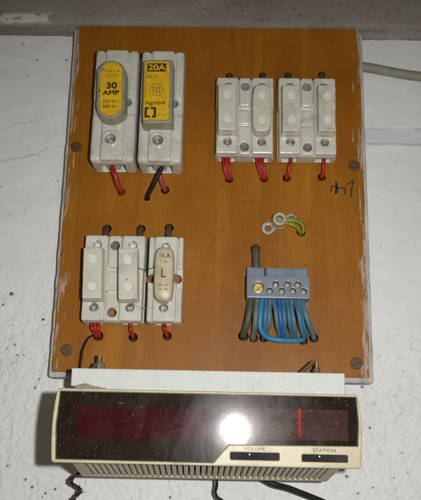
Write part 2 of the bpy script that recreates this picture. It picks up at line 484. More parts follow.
def scyl(X, Z, H, cx, cz, r, h0, h1, e=0.0):
    return ext(np.hypot(X - cx, Z - cz) - r, H, h0, h1, e)

_tab = rng.random((64, 64, 64))
def vnoise(x, y, z=0.0):
    x, y, z = np.broadcast_arrays(np.asarray(x, float), np.asarray(y, float), np.asarray(z, float))
    xi, yi, zi = np.floor(x).astype(int), np.floor(y).astype(int), np.floor(z).astype(int)
    fx, fy, fz = x - xi, y - yi, z - zi
    fx, fy, fz = [t * t * (3 - 2 * t) for t in (fx, fy, fz)]
    r = 0
    for i in (0, 1):
        for j in (0, 1):
            for k in (0, 1):
                wgt = (fx if i else 1 - fx) * (fy if j else 1 - fy) * (fz if k else 1 - fz)
                r = r + wgt * _tab[(xi + i) % 64, (yi + j) % 64, (zi + k) % 64]
    return r

def fbm(x, y, z=0.0, o=4, g=0.5):
    a, t, r = 1.0, 0.0, 0.0
    for i in range(o):
        r = r + a * vnoise(x * 2 ** i + 17.3 * i, y * 2 ** i + 5.1 * i, z * 2 ** i + 9.7 * i); t += a; a *= g
    return r / t

# ---- tubes
def catmull(pts, n=8):
    p = [np.array(q, float) for q in pts]
    p = [2 * p[0] - p[1]] + p + [2 * p[-1] - p[-2]]
    out = []
    for i in range(1, len(p) - 2):
        for k in range(n):
            t = k / n
            out.append(0.5 * (2 * p[i] + (p[i + 1] - p[i - 1]) * t + (2 * p[i - 1] - 5 * p[i] + 4 * p[i + 1] - p[i + 2]) * t * t
                              + (3 * p[i] - p[i - 1] - 3 * p[i + 1] + p[i + 2]) * t ** 3))
    out.append(p[-2])
    return out

def tube(name, pts, r, mat, parent=None, n=8, seg=12, ring_attr=False):
    c = catmull(pts, n)
    V, F, A = [], [], []
    up = np.array([0.31, 0.2, 0.93])
    for i, q in enumerate(c):
        t = c[min(i + 1, len(c) - 1)] - c[max(i - 1, 0)]
        t = t / (np.linalg.norm(t) + 1e-9)
        u = up - t * (up @ t); u /= np.linalg.norm(u) + 1e-9; up = u
        v = np.cross(t, u)
        rr = r * (1 + 0.008 * math.sin(i * 1.1)); q = q + (0.09 * r if r < 2.6 else 0.0) * np.array([math.sin(i * 0.33 + pts[0][0] * .7), 0.0, math.cos(i * 0.27 + pts[0][0] * 1.1)])
        for k in range(seg):
            a = 2 * math.pi * k / seg
            V.append(q + rr * (math.cos(a) * u + math.sin(a) * v)); A.append(1.0 if k % 6 in (0, 1) else 0.0)
    m = len(c)
    for i in range(m - 1):
        for k in range(seg):
            F.append((i * seg + k, i * seg + (k + 1) % seg, (i + 1) * seg + (k + 1) % seg, (i + 1) * seg + k))
    F.append(tuple(range(seg))[::-1]); F.append(tuple((m - 1) * seg + k for k in range(seg)))
    me = mesh_np(name, V, F)
    if ring_attr:
        at = me.attributes.new('ring', 'FLOAT', 'POINT'); at.data.foreach_set('value', A)
    return link(name, me, mat, parent)

def thing_tube(name, pts, r, mat, label, cat, group=None, **k):
    return tag(tube(name, pts, r, mat, **k), label, cat, group)

# ---- flat extruded outlines (labels, marks, plates)
def plate(name, outline, h0, h1, mat, parent=None, smooth=False):
    n = len(outline)
    V = [(x, z, h0) for x, z in outline] + [(x, z, h1) for x, z in outline]
    F = [tuple(range(n))[::-1], tuple(range(n, 2 * n))] + [(i, (i + 1) % n, n + (i + 1) % n, n + i) for i in range(n)]
    me = mesh_np(name, V, F)
    bm = bmesh.new(); bm.from_mesh(me); bmesh.ops.recalc_face_normals(bm, faces=bm.faces); bm.to_mesh(me); bm.free()
    return link(name, me, mat, parent, smooth)

def rrect(x0, z0, x1, z1, r, n=6):
    o = []
    for cx, cz, a0 in ((x1 - r, z1 - r, 0), (x0 + r, z1 - r, 90), (x0 + r, z0 + r, 180), (x1 - r, z0 + r, 270)):
        for k in range(n + 1):
            a = math.radians(a0 + 90 * k / n)
            o.append((cx + r * math.cos(a), cz + r * math.sin(a)))
    return o

def rects(name, rs, h0, h1, mat, parent):
    V, F = [], []
    for x0, z0, x1, z1 in rs:
        b = len(V)
        V += [(x, z, h) for h in (h0, h1) for x, z in ((x0, z0), (x1, z0), (x1, z1), (x0, z1))]
        F += [(b + 3, b + 2, b + 1, b), (b + 4, b + 5, b + 6, b + 7)] + [(b + i, b + (i + 1) % 4, b + 4 + (i + 1) % 4, b + 4 + i) for i in range(4)]
    return link(name, mesh_np(name, V, F), mat, parent, False)

def text(name, body, x, z, h, size, mat, parent, bold=0.0, sx=1.0, rot=0.0, align='CENTER'):
    cu = bpy.data.curves.new(name, 'FONT')
    cu.body = body; cu.size = size * S; cu.align_x = align; cu.align_y = 'CENTER'
    t = bpy.data.objects.new(name + '_curve', cu)
    col.objects.link(t)
    bpy.context.view_layer.update()
    src = bpy.data.meshes.new_from_object(t.evaluated_get(bpy.context.evaluated_depsgraph_get()))
    bpy.data.objects.remove(t, do_unlink=True); bpy.data.curves.remove(cu)
    ca, sa = math.cos(rot), math.sin(rot)
    offs = [(0, 0)] if bold <= 0 else [(bold * math.cos(k * math.pi / 4), bold * math.sin(k * math.pi / 4)) for k in range(8)]
    V, F = [], []
    for i, (ox, oz) in enumerate(offs):
        b = len(V)
        for v in src.vertices:
            a, d = v.co.x / S * sx + ox, v.co.y / S + oz
            V.append((x + a * ca - d * sa, z + a * sa + d * ca, h + 0.004 * i))
        F += [tuple(b + j for j in p.vertices) for p in src.polygons]
    bpy.data.meshes.remove(src)
    return link(name, mesh_np(name, V, F), mat, parent, False)

def microprint(name, x, z, n, hgt, h, mat, parent):
    """rows of print too small to read: little broken strokes"""
    rs = []
    for i in range(n):
        x0 = x + i * hgt * 0.72; w = hgt * 0.46; t = hgt * 0.17
        if random.random() < .9: rs.append((x0, z, x0 + t, z + hgt * random.uniform(.6, 1)))
        if random.random() < .6: rs.append((x0 + w - t, z + hgt * random.uniform(0, .3), x0 + w, z + hgt))
        for q in (0, .45, .84):
            if random.random() < .55: rs.append((x0 + t, z + hgt * q, x0 + w - t, z + hgt * (q + .16)))
    return rects(name, rs, h - 0.4, h, mat, parent)

def copy_mesh_part(src, name, parent, loc=(0, 0, 0), rot=None):
    o = src.copy(); o.name = name
    col.objects.link(o); o.parent = parent
    o.location = P(*loc)
    if rot: o.rotation_euler = rot
    return o

# ================================================================== SETTING
# ---- wall
def build_wall():
    gx = np.concatenate([np.linspace(-420, -96, 40), np.arange(-95, 326, 0.85), np.linspace(327, 680, 40)])
    gz = np.concatenate([np.linspace(-420, -116, 36), np.arange(-115, 312, 0.85), [316, 330]])
    X, Z = np.meshgrid(gx, gz, indexing='ij')
    low = np.clip((105 - Z) / 90, 0, 1)
    right_low = np.clip((60 - Z) / 70, 0, 1)
    rough = np.where(X < 125, low, right_low)
    rough = 0.14 + 0.86 * rough * (0.55 + 0.75 * fbm(X / 60, Z / 60, 3.0))
    h = -22 + 2.2 * (fbm(X / 55, Z / 40, 0.0, 3) - 0.5) + 1.3 * (fbm(X / 17, Z / 11, 7, 3) - 0.5)
    # flaked paint: little plateaus with edges
    n1 = fbm(X / 7.5, Z / 7.5, 11, 4)
    n2 = fbm(X / 3.6, Z / 3.6, 23, 3)
    st1 = 1 / (1 + np.exp(-(n1 - 0.52) * 55)); st2 = 1 / (1 + np.exp(-(n2 - 0.56) * 40))
    h += rough * (0.62 * st1 + 0.42 * st2 + 0.7 * (fbm(X / 2.2, Z / 2.2, 31, 2) - 0.5))
    h += 0.10 * (fbm(X / 3, Z / 3, 41, 3) - 0.5)
    # paint built up against the board's left side
    h += 0.9 * np.exp(-((X + 9 - 3 * fbm(Z / 14, 2.0, 1)) / 3.0) ** 2) * (Z > 0) * fbm(Z / 6, 4.0, 2)
    dirt_pit_shade = np.zeros_like(X); joint = np.zeros_like(X)
    edge = 4 * st1 * (1 - st1) * np.clip(2.6 * fbm(X / 5, Z / 5, 51, 3) - 0.95, 0, 1)
    scuff = 0.18 * np.clip(rough - 0.2, 0, 1) * edge
    # block joint at the right, horizontal, slightly sunken
    zt = 221.5 + 1.6 * (fbm(X / 16, 1.0) - 0.5); zb = 206.8 + 0.8 * (fbm(X / 24, 6.0) - 0.5)
    m = (X > 240) / (1 + np.exp(-(zt - Z) * 2.2)) / (1 + np.exp(-(Z - zb) * 2.2))
    h -= 1.5 * m; joint += 0.55 * m
    scuff += 0.75 * (X > 240) * np.exp(-((Z - zt + 0.2) / 0.9) ** 2) * np.clip(2.2 * fbm(X / 9, 3.3) - 0.4, 0, 1)
    scuff += 0.5 * (X > 240) * np.exp(-((Z - zb) / 0.6) ** 2) * np.clip(3 * fbm(X / 11, 13.3) - 1.2, 0, 1)
    # pits: sunken spots, the shade inside them painted dark in the colour
    pits = [(-43.7, 66.6, 1.5), (-15.2, 45.3, 1.25), (-49.6, 57.1, 0.9), (-36.6, 23.7, 0.9), (-33.9, 15.3, .8), (-28.5, 15.4, .7),
            (-14.6, -3.8, .8), (-17.5, -10.7, 1.0), (-43.2, 20.1, .6), (-13.6, -88, 1.1), (-19.2, -82.3, .9), (4.9, -89, 1.1),
            (-2.9, -92.4, .9), (-33.8, -72.3, .9), (-5, -95.1, .7), (26.7, -90.7, .8), (252.3, -37, .9), (232.8, -74.7, 1.2),
            (253.2, -82.6, .9), (241.1, -87.1, .9), (247, -5.1, 1.2), (276.9, -56, .7), (-39.5, 285.1, .9), (-12.9, 284.5, 1.0),
            (-12.1, 168.2, .7), (-61.8, 161.4, .9), (-54.5, 300.2, .8), (-47.3, 268.9, .6), (60, -97, .8), (95, -93, .9), (-48, -30, .6),
            (-40, 40, .5), (-22, 60, .5), (262, 20, .5), (281, 8, .5), (295, -20, .7), (270, -75, .6)]
    for i in range(70):
        x = rng.uniform(-70, 310); z = rng.uniform(-110, 60 if rng.random() < .8 else 300)
        pits.append((x, z, rng.uniform(0.18, 0.42)))
    for px, pz, r in pits:
        mk = (np.abs(X - px) < 6) & (np.abs(Z - pz) < 6)
        if not mk.any(): continue
        xx, zz = X[mk], Z[mk]
        d = np.hypot((xx - px) * 1.0, (zz - pz) * 1.15) * (0.75 + 0.6 * vnoise(xx * 1.1, zz * 1.1, px))
        g = np.clip(1.45 - d / r, 0, 1)
        h[mk] -= 1.1 * r * g; dirt_pit_shade[mk] = np.maximum(dirt_pit_shade[mk], 0.95 * np.clip(g * 1.5, 0, 1))
    # scratches and trowel marks (x0, z0, x1, z1, width, strength)
    sc = [(-60, 219, -36, 226, .9, .5), (-70, 184, -31, 193.5, .9, .75), (-33, 193.5, -24, 198.5, 1.1, .8), (-45, 224, -49, 205, .7, .45),
          (-49, 205, -40, 196, .7, .45), (-25, 205, -18, 212, 1.0, .5), (251, -18, 259, -17, .7, .8), (253, -21, 258, -14, .6, .8),
          (244, -68, 248, -74, .8, .6), (246, -3, 249, -7, .8, .9), (258, -53, 263, -56, .7, .6), (259, -57, 262, -50, .6, .5),
          (258, 258, 270, 262, .6, .35), (270, 150, 290, 138, .6, .35), (262, 190, 256, 182, .6, .35), (286, 194, 280, 188, .6, .4),
          (-58, 140, -40, 130, .7, .4), (-40, 130, -38, 146, .6, .4), (-66, 120, -60, 145, .7, .35)]
    for i in range(90):
        x = rng.uniform(235, 312) if rng.random() < .75 else rng.uniform(-70, 20); z = rng.uniform(-105, 45)
        a = rng.normal(0.3, 0.9); L = rng.uniform(1.2, 4.5)
        sc.append((x, z, x + L * math.cos(a), z + L * math.sin(a), rng.uniform(.3, .5), rng.uniform(.25, .7)))
    for x0, z0, x1, z1, wd, stg in sc:
        mk = (X > min(x0, x1) - 4) & (X < max(x0, x1) + 4) & (Z > min(z0, z1) - 4) & (Z < max(z0, z1) + 4)
        if not mk.any(): continue
        xx = X[mk] + 2.2 * (vnoise(X[mk] / 3, Z[mk] / 3, 5) - 0.5); zz = Z[mk] + 2.2 * (vnoise(X[mk] / 3, Z[mk] / 3, 15) - 0.5)
        L2 = (x1 - x0) ** 2 + (z1 - z0) ** 2
        t = np.clip(((xx - x0) * (x1 - x0) + (zz - z0) * (z1 - z0)) / L2, 0, 1)
        d = np.hypot(xx - x0 - t * (x1 - x0), zz - z0 - t * (z1 - z0))
        g = np.exp(-(d / wd) ** 2)
        h[mk] -= 0.6 * g * stg
        scuff[mk] = np.maximum(scuff[mk], 0.5 * g * stg * np.clip(vnoise(xx / 1.3, zz / 1.3, 3) * 1.6, 0, 1))
    nx, nz = X.shape
    V = np.stack([X.ravel(), Z.ravel(), h.ravel()], 1)
    ii, jj = np.meshgrid(np.arange(nx - 1), np.arange(nz - 1), indexing='ij')
    a = (ii * nz + jj).ravel()
    Q = np.stack([a, a + nz, a + nz + 1, a + 1], 1)
    me = bpy.data.meshes.new('wall')
    B = np.stack([V[:, 0], -V[:, 2], V[:, 1]], 1) * S
    me.vertices.add(len(B)); me.vertices.foreach_set('co', B.ravel())
    me.loops.add(Q.size); me.loops.foreach_set('vertex_index', Q.ravel().astype(np.int32))
    me.polygons.add(len(Q)); me.polygons.foreach_set('loop_start', np.arange(0, Q.size, 4, dtype=np.int32))
    me.update(calc_edges=True)
    for nm, arr in (('dirt_pit_shade', dirt_pit_shade), ('scuff', scuff), ('joint', joint), ('rough', rough)):
        at = me.attributes.new(nm, 'FLOAT', 'POINT'); at.data.foreach_set('value', np.clip(arr, 0, 1).ravel().astype(np.float32))
    o = link('wall', me, 'wall')
    tag(o, 'white painted rough plaster wall behind the wooden board', kind='structure')
build_wall()

# ---- concrete beam over the wall: soffit and face
def build_beam():
    gx = np.concatenate([np.linspace(-420, -96, 30), np.arange(-95, 326, 1.0), np.linspace(327, 680, 30)])
    prof = [(-30, 308.5)] + [(-26 + i, 308.2) for i in np.arange(0, 20.5, 0.9)]
    for a in np.linspace(0.15, math.pi / 2, 8):
        prof.append((-5.5 + 4.5 * math.sin(a), 312.7 - 4.5 * math.cos(a)))
    prof += [(-1, 312.7 + d) for d in np.arange(1.0, 60, 1.0)] + [(-1, z) for z in (376, 390, 420, 470)]
    pr = np.array(prof)
    nx, n = len(gx), len(pr)
    V = np.zeros((nx, n, 3)); sp = np.zeros((nx, n)); dr = np.zeros((nx, n))
    s = np.concatenate([[0], np.cumsum(np.hypot(np.diff(pr[:, 0]), np.diff(pr[:, 1])))])
    X = gx[:, None] + 0 * s[None]; Sg = s[None] + 0 * gx[:, None]
    d1 = 2.0 * (fbm(X / 30, Sg / 16, 2.2) - 0.5) + 1.1 * (fbm(X / 6, Sg / 5, 8.2, 4, .6) - 0.5)
    V[:, :, 0] = X
    V[:, :, 2] = pr[None, :, 0] + d1 * 0.7
    V[:, :, 1] = pr[None, :, 1] + d1 * np.where(s < 27, 0.8, 0.3)[None]
    # ragged lip where the white paint stops
    V[:, :6, 1] += 0.9 * (fbm(X / 5, 3.0, 5) - 0.5)[:, :6]
    # the board's top edge stands clear of the soffit
    V[:, :, 1] += 0.6
    spz = 29 + 4.0 * (fbm(X / 10, 1.5, 3) - .5)
    sp = (X < -20) * np.clip((-18 - X - 14 * fbm(Sg / 4, X / 6, 9)) / 2, 0, 1) * np.exp(-((Sg - spz - 3.5) / 5.0) ** 4) * np.clip(9 * fbm(X / 9, Sg / 4, 6, 4, .6) - 3.1, 0, 1)
    sp = np.maximum(sp, 0.45 * (X > 255) * np.clip(3 * fbm(X / 16, Sg / 5, 16, 4, .6) - 1.2, 0, 1) * (Sg < 27))
    for i in range(60):
        px, ps, r = rng.uniform(-80, 315), rng.uniform(3, 70), rng.uniform(.4, 1.3)
        dd = np.hypot((X - px) * .8, Sg - ps)
        dr = np.maximum(dr, 0.8 * np.clip(1.3 - dd / r, 0, 1))
    Vf = V.reshape(-1, 3)
    ii, jj = np.meshgrid(np.arange(nx - 1), np.arange(n - 1), indexing='ij')
    a = (ii * n + jj).ravel()
    me = mesh_np('concrete_beam', Vf, np.stack([a, a + n, a + n + 1, a + 1], 1))
    for nm, arr in (('splash', sp), ('dirt_pit_shade', dr)):
        at = me.attributes.new(nm, 'FLOAT', 'POINT'); at.data.foreach_set('value', np.clip(arr, 0, 1).ravel().astype(np.float32))
    o = link('concrete_beam', me, 'concrete')
    tag(o, 'bare grey concrete beam with a white paint splash above the board', kind='structure')
build_beam()

# ================================================================== WOODEN BOARD
board = empty('wooden_board', 125, 0, -20, 'varnished orange brown wooden board carrying the fuse holders', 'board')
bo = Vector((-125 * S, -20 * S, 0))    # child offset so that parts are written in board millimetres
def on_board(o):
    o.parent = board; o.location = o.location - board.location
    return o
HOLES = [(47.4, 150.3, 3.2), (68.9, 145.3, 2.6), (83.7, 152.7, 3.6), (137.1, 163.3, 3.4), (166.4, 164.3, 3.4), (185.2, 165, 3.4), (214.7, 166.4, 3.4),
         (34.9, 28.8, 4.2), (62.8, 28.1, 3.7), (89.8, 29.8, 3.7), (37, 117.8, 3.8), (65.1, 118.2, 3.8), (88.2, 119.5, 3.8),
         (136, 259, 3.2), (164.8, 260, 3.2), (187, 260.2, 3.2), (216.3, 261.5, 3.2), (159.6, 102.8, 4.0),
         (150.4, 31, 4.2), (158.5, 29.6, 3.6), (166.5, 29.6, 3.6), (181, 30.4, 4.2), (189.7, 30.9, 3.4), (197.6, 28.4, 3.8), (206, 30.4, 3.8), (196.9, 117.6, 3.6)]
def build_panel():
    bm = bmesh.new()
    bmesh.ops.create_cube(bm, size=1.0)
    for v in bm.verts:
        v.co = Vector(((v.co.x + .5) * 250 * S, (v.co.y + .5) * 4 * S, (v.co.z + .5) * 306.5 * S))
    bmesh.ops.bevel(bm, geom=bm.edges[:], offset=0.0006, segments=2, affect='EDGES')
    me = bpy.data.meshes.new('panel'); bm.to_mesh(me); bm.free()
    o = bpy.data.objects.new('front_panel', me); col.objects.link(o)
    bm = bmesh.new()
    for x, z, r in HOLES:
        g = bmesh.ops.create_cone(bm, cap_ends=True, segments=20, radius1=r * S, radius2=r * S, depth=0.02)
        bmesh.ops.transform(bm, matrix=Matrix.Translation(P(x, z, -2)) @ Matrix.Rotation(math.pi / 2, 4, 'X'), verts=g['verts'])
    cm = bpy.data.meshes.new('cut'); bm.to_mesh(cm); bm.free()
    c = bpy.data.objects.new('cut', cm); col.objects.link(c)
    md = o.modifiers.new('b', 'BOOLEAN'); md.object = c; md.operation = 'DIFFERENCE'; md.solver = 'EXACT'; md.use_self = True
    bpy.context.view_layer.update()
    res = bpy.data.meshes.new_from_object(o.evaluated_get(bpy.context.evaluated_depsgraph_get()))
    bpy.data.objects.remove(o, do_unlink=True); bpy.data.objects.remove(c, do_unlink=True)
    res.materials.clear()
    return on_board(link('front_panel', res, 'wood', smooth=False))
build_panel()

def lath(name, x0, x1, z0, z1, h0, h1):
    st = 1.1
    def fn(X, Z, H):
        return sbox(X, Z, H, x0, x1, z0, z1, h0, h1, 0.8) + 0.7 * (fbm(X / 9, Z / 9, H / 9, 3) - 0.5)
    return on_board(link(name, surfnet(name, fn, (x0, x1), (z0, z1), (h0, h1), st), 'frame'))
lath('frame_lath', -3.2, 12, 11.3, 306.2, -21.5, -4.6)
lath('frame_lath', 238, 253.4, 11.3, 306.2, -21.5, -4.6)
lath('frame_lath', -3.2, 253.4, -3.8, 12, -21.5, -4.6)
lath('frame_lath', 12.5, 237.5, 292, 306, -21.5, -4.6)
on_board(plate('hole_shade_sheet', rrect(13, 13, 237, 291, 1), -15, -12.5, 'hole_shade'))  # added dark sheet behind the panel, makes the drilled holes look shaded

def cap_mesh():
    def fn(X, Z, H):
        d = scyl(X, Z, H, 0, 0, 4.7, -1, 1.1, 0.7)
        d = smax(d, -sbox(X, Z, H, -5, 5, -0.35, 0.35, 0.85, 3), 0.25)
        return d
    return surfnet('screw_cap', fn, (-5, 5), (-5, 5), (-1, 1.3), 0.28)
cm_ = cap_mesh()
for x, z, a in ((6.8, 190.2, 0.4), (10.6, 17.1, 1.1), (242, 176.7, 0.2), (239.3, 11, -0.3)):
    o = link('screw_cap', cm_, 'screw_brown')
    o.location = P(x, z, 0); o.rotation_euler = (0, a, 0)
    on_board(o)

# pen writing on the board, right of the upper fuses
def strokes(name, lines, r, mat):
    V, F = [], []
    for pts in lines:
        c = catmull([(x, z, 0) for x, z in pts], 6)
        for i in range(len(c) - 1):
            t = c[i + 1] - c[i]; t /= np.linalg.norm(t) + 1e-9
            nrm = np.array([-t[1], t[0], 0])
            rr = r * (0.7 + 0.6 * vnoise(c[i][0] * .9, c[i][1] * .9, 1.0))
            b = len(V)
            e0, e1 = c[i] - t * rr * .3, c[i + 1] + t * rr * .3
            for p in (e0 - nrm * rr, e1 - nrm * rr, e1 + nrm * rr, e0 + nrm * rr):
                V.append((p[0], p[1], 0.10 + 0.0015 * (i % 7)))
            F.append((b, b + 1, b + 2, b + 3))
    return link(name, mesh_np(name, V, F), mat, None, False)
wr = strokes('pen_writing', [
    [(226.2, 162.0), (226.6, 158), (226.0, 154), (225.8, 152)], [(226.8, 162.5), (227.2, 158), (226.6, 154), (226.2, 151.5)], [(223.3, 158), (222.6, 155.5), (222.0, 153.0)],
    [(223.5, 157.8), (225.6, 158.6), (228.2, 157.0), (227.6, 153.5), (226.3, 152)], [(229.0, 156.6), (231.5, 157.1), (234.4, 157.0)],
    [(234.2, 157.0), (234.3, 154), (234.0, 151.2)], [(235.6, 159.6), (238, 161.7), (241.2, 163.6)], [(241.2, 163.4), (239.8, 158), (239.0, 152.5), (238.7, 148.4)]],
    0.62, 'ink')
wr.location = (0, 0, 0); on_board(wr)

# ================================================================== FUSE HOLDERS
def pole_cut(X, Z, H, px, hf, zs, zt, eh, er=3.4):
    """bores of one pole: terminal screw well, upper well, cable entry in the lower end"""
    d = scyl(X, Z, H, px, zs, er, hf - 9, hf + 5)
    d = np.minimum(d, scyl(X, Z, H, px, zt, er, hf - 9, hf + 5))
    d = np.minimum(d, sbox(X, Z, H, px - 6.6, px + 6.6, -2, 11, 1.0, eh, 0.8))
    d = np.minimum(d, sbox(X, Z, H, px - 3.2, px + 3.2, 64, 74, -1.0, 5.5, 0.8)) if zt < 64 else d
    return d

def body_two_pole():
    Wd, L = 48.6, 70.0
    def fn(X, Z, H):
        d = sbox(X, Z, H, 0, Wd, 0, L, 0, 16.2, 2.0)
        # draft of the sides
        for x0, x1 in ((0.4, 18.6), (30.0, 48.2)):
            d = smin(d, sbox(X, Z, H, x0, x1, 0.5, L - 0.5, 6, 20.0, 1.6), 1.0)
        d = smin(d, sbox(X, Z, H, 19.4, 29.2, 43.0, L - 0.4, 6, 19.6, 1.8), 0.9)      # upper middle pad
        d = smin(d, sbox(X, Z, H, 20.0, 28.6, 27.5, 40.0, 6, 17.9, 1.2), 0.8)          # small middle pad
        d = smin(d, sbox(X, Z, H, 19.4, 29.2, 0.6, 26.0, 6, 18.0 , 1.6), 0.9)
        # step half way up the outer sides
        d = smax(d, -sbox(X, Z, H, -3, 0.9, -2, 42, 8, 30, 0.4), 0.8)
        d = smax(d, -sbox(X, Z, H, Wd - 0.9, Wd + 3, -2, 42, 8, 30, 0.4), 0.8)
        c = np.minimum(pole_cut(X, Z, H, 10.2, 20, 11.0, 61.5, 11.5), pole_cut(X, Z, H, 38.4, 20, 11.0, 61.5, 11.5))
        c = np.minimum(c, scyl(X, Z, H, 24.3, 61.2, 3.7, -5, 30))
        c = np.minimum(c, scyl(X, Z, H, 24.3, 7.4, 3.7, -5, 30))
        d = smax(d, -c, 0.9)
        return d + 0.22 * (fbm(X / 9, Z / 9, H / 9, 2) - 0.5)
    return surfnet('holder_body_two_pole', fn, (0, Wd), (0, L), (0, 20.5), 0.5)

def body_single():
    Wd, L = 28.0, 69.5
    def fn(X, Z, H):
        d = sbox(X, Z, H, 0, Wd, 0, L, 0, 16.6, 2.0)
        d = smin(d, sbox(X, Z, H, 5.0, 23.0, 0.5, L - 0.5, 6, 20.2, 1.5), 1.0)
        d = smin(d, sbox(X, Z, H, 0.4, 4.2, 42.5, L - 0.6, 6, 19.2, 1.4), 0.7)
        d = smin(d, sbox(X, Z, H, 23.8, 27.6, 42.5, L - 0.6, 6, 19.2, 1.4), 0.7)
        d = smin(d, sbox(X, Z, H, 0.6, 4.2, 0.6, 27.0, 6, 18.0, 1.4), 0.7)
        d = smin(d, sbox(X, Z, H, 23.8, 27.4, 0.6, 27.0, 6, 18.0, 1.4), 0.7)
        c = pole_cut(X, Z, H, 13.6, 20, 11.3, 60.6, 11.5)
        c = np.minimum(c, scyl(X, Z, H, 3.4, 35.2, 3.5, -5, 30))
        c = np.minimum(c, scyl(X, Z, H, 23.6, 35.2, 3.5, -5, 30))
        d = smax(d, -c, 0.9)
        return d + 0.22 * (fbm(X / 9, Z / 9, H / 9, 2) - 0.5)
    return surfnet('holder_body_single', fn, (0, Wd), (0, L), (0, 20.6), 0.5)

def body_large():
    Wd, L = 36.2, 100.0
    def fn(X, Z, H):
        ex = 1.2 * np.clip((14 - H) / 14, 0, 1)
        d = sbox(X + 0 * ex, Z, H, 0, Wd, 0, L, 0, 29.0, 4.2)
        d = smin(d, sbox(X, Z, H, 8.6, 27.6, 0.6, L - 0.6, 10, 32.0, 2.0), 1.2)         # middle spine
        d = smin(d, sbox(X, Z, H, 0.3, 8.0, 54.5, L - 0.5, 10, 30.8, 2.6), 1.2)         # upper shoulders
        d = smin(d, sbox(X, Z, H, 28.2, Wd - 0.3, 54.5, L - 0.5, 10, 30.8, 2.6), 1.2)
        d = smin(d, sbox(X, Z, H, 0.5, 8.0, 0.6, 42.0, 10, 30.0, 2.6), 1.4)
        d = smin(d, sbox(X, Z, H, 28.2, Wd - 0.5, 0.6, 42.0, 10, 30.0, 2.6), 1.4)
        ring = scyl(X, Z, H, 16.4, 18.6, 6.6, 20, 33.0, 0.8)
        d = smin(d, ring, 0.9)
        c = scyl(X, Z, H, 16.4, 18.6, 4.2, 21, 40)
        c = np.minimum(c, scyl(X, Z, H, 28.6, 52.4, 3.2, 12, 40))
        c = np.minimum(c, scyl(X, Z, H, 7.6, 52.4, 3.2, 12, 40))
        c = np.minimum(c, sbox(X, Z, H, 7.0, 27.5, -3, 14, 1.5, 21, 1.0))
        d = smax(d, -c, 1.1)
        return d + 0.25 * (fbm(X / 10, Z / 10, H / 10, 2) - 0.5)
    return surfnet('holder_body_large', fn, (0, Wd), (0, L), (0, 33.2), 0.58)

def screw_mesh(r, deep=0.9):
    def fn(X, Z, H):
        d = scyl(X, Z, H, 0, 0, r, 0, 2.0, 0.35)
        return smax(d, -sbox(X, Z, H, -r - 1, r + 1, -0.14 * r - .12, 0.14 * r + .12, 2.0 - deep, 4), 0.1)
    return surfnet('slotted_screw', fn, (-r, r), (-r, r), (0, 2), max(0.2, r / 14))
SCREW3 = screw_mesh(3.0); SCREW4 = screw_mesh(3.9, 1.1); SCREW2 = screw_mesh(1.9)
for m_, k_ in ((SCREW3, 'steel'), (SCREW4, 'steel'), (SCREW2, 'zinc')):
    m_.materials.append(MAT[k_])

def add_screw(parent, me, x, z, h, a, name='terminal_screw', mat=None):
    if mat:
        me = me.copy(); me.materials.clear(); me.materials.append(MAT[mat])
    o = link(name, me, None, parent)
    o.location = P(x, z, h); o.rotation_euler = (0, a, 0)
    return o

BODY2, BODY1, BODYL = body_two_pole(), body_single(), body_large()

def holder(body, x, z, Wd, screws, entries, label, group, eh, smesh, sh, name='fuse_holder'):
    t = empty(name, x + Wd / 2, z, 0, label, 'fuse holder', group)
    b = link('body', body, 'porcelain', t); b.location = P(-Wd / 2, 0, 0)
    for i, (px, pz) in enumerate(screws):
        add_screw(t, smesh, px - Wd / 2, pz, sh, random.uniform(-1.4, 1.4))
    for px in entries:                   # pale terminal seen in the cable entry
        def fn(X, Z, H):
            return sbox(X, Z, H, -5.6, 5.6, 0, 8, 0, eh - 3.5, 0.6) + 0.4 * (fbm(X / 2, Z / 2, H / 2, 2) - .5)
        o = link('cable_terminal', surfnet('cable_terminal', fn, (-6, 6), (0, 8), (0, eh - 3.4), 0.6), 'white_insert', t)
        o.location = P(px - Wd / 2, 3.0, 2.0)
    return t
H_A = holder(BODYL, 23.9, 165.9, 36.2, [(16.4, 18.6)], [17.0], 'tall porcelain fuse holder at the board upper left corner, holding the 30 AMP fuse', 'large single fuse holders', 20, SCREW4, 21.2)
H_B = holder(BODYL, 62.4, 165.4, 36.2, [(16.4, 18.6)], [17.0], 'tall porcelain fuse holder with a red and a black wire, holding the 20A fuse', 'large single fuse holders', 20, SCREW4, 21.2)
H_C = holder(BODY2, 125.0, 177.9, 48.6, [(10.2, 11), (38.4, 11)], [10.2, 38.4], 'double porcelain fuse holder with the oval fuse on its right pole', 'double fuse holders', 11.5, SCREW3, 11.2)
H_D = holder(BODY2, 176.9, 178.2, 48.6, [(10.2, 11), (38.4, 11)], [10.2, 38.4], 'double porcelain fuse holder nearest the pen writing at the right edge', 'double fuse holders', 11.5, SCREW3, 11.2)
H_E = holder(BODY2, 23.0, 37.3, 48.6, [(10.2, 11), (38.4, 11)], [10.2, 38.4], 'double porcelain fuse holder at the lower left of the board', 'double fuse holders', 11.5, SCREW3, 11.2)
H_F = holder(BODY1, 74.0, 37.4, 28.0, [(13.6, 11.3)], [13.6], 'narrow single porcelain fuse holder under the beige fuse marked L', None, 11.5, SCREW3, 11.2)

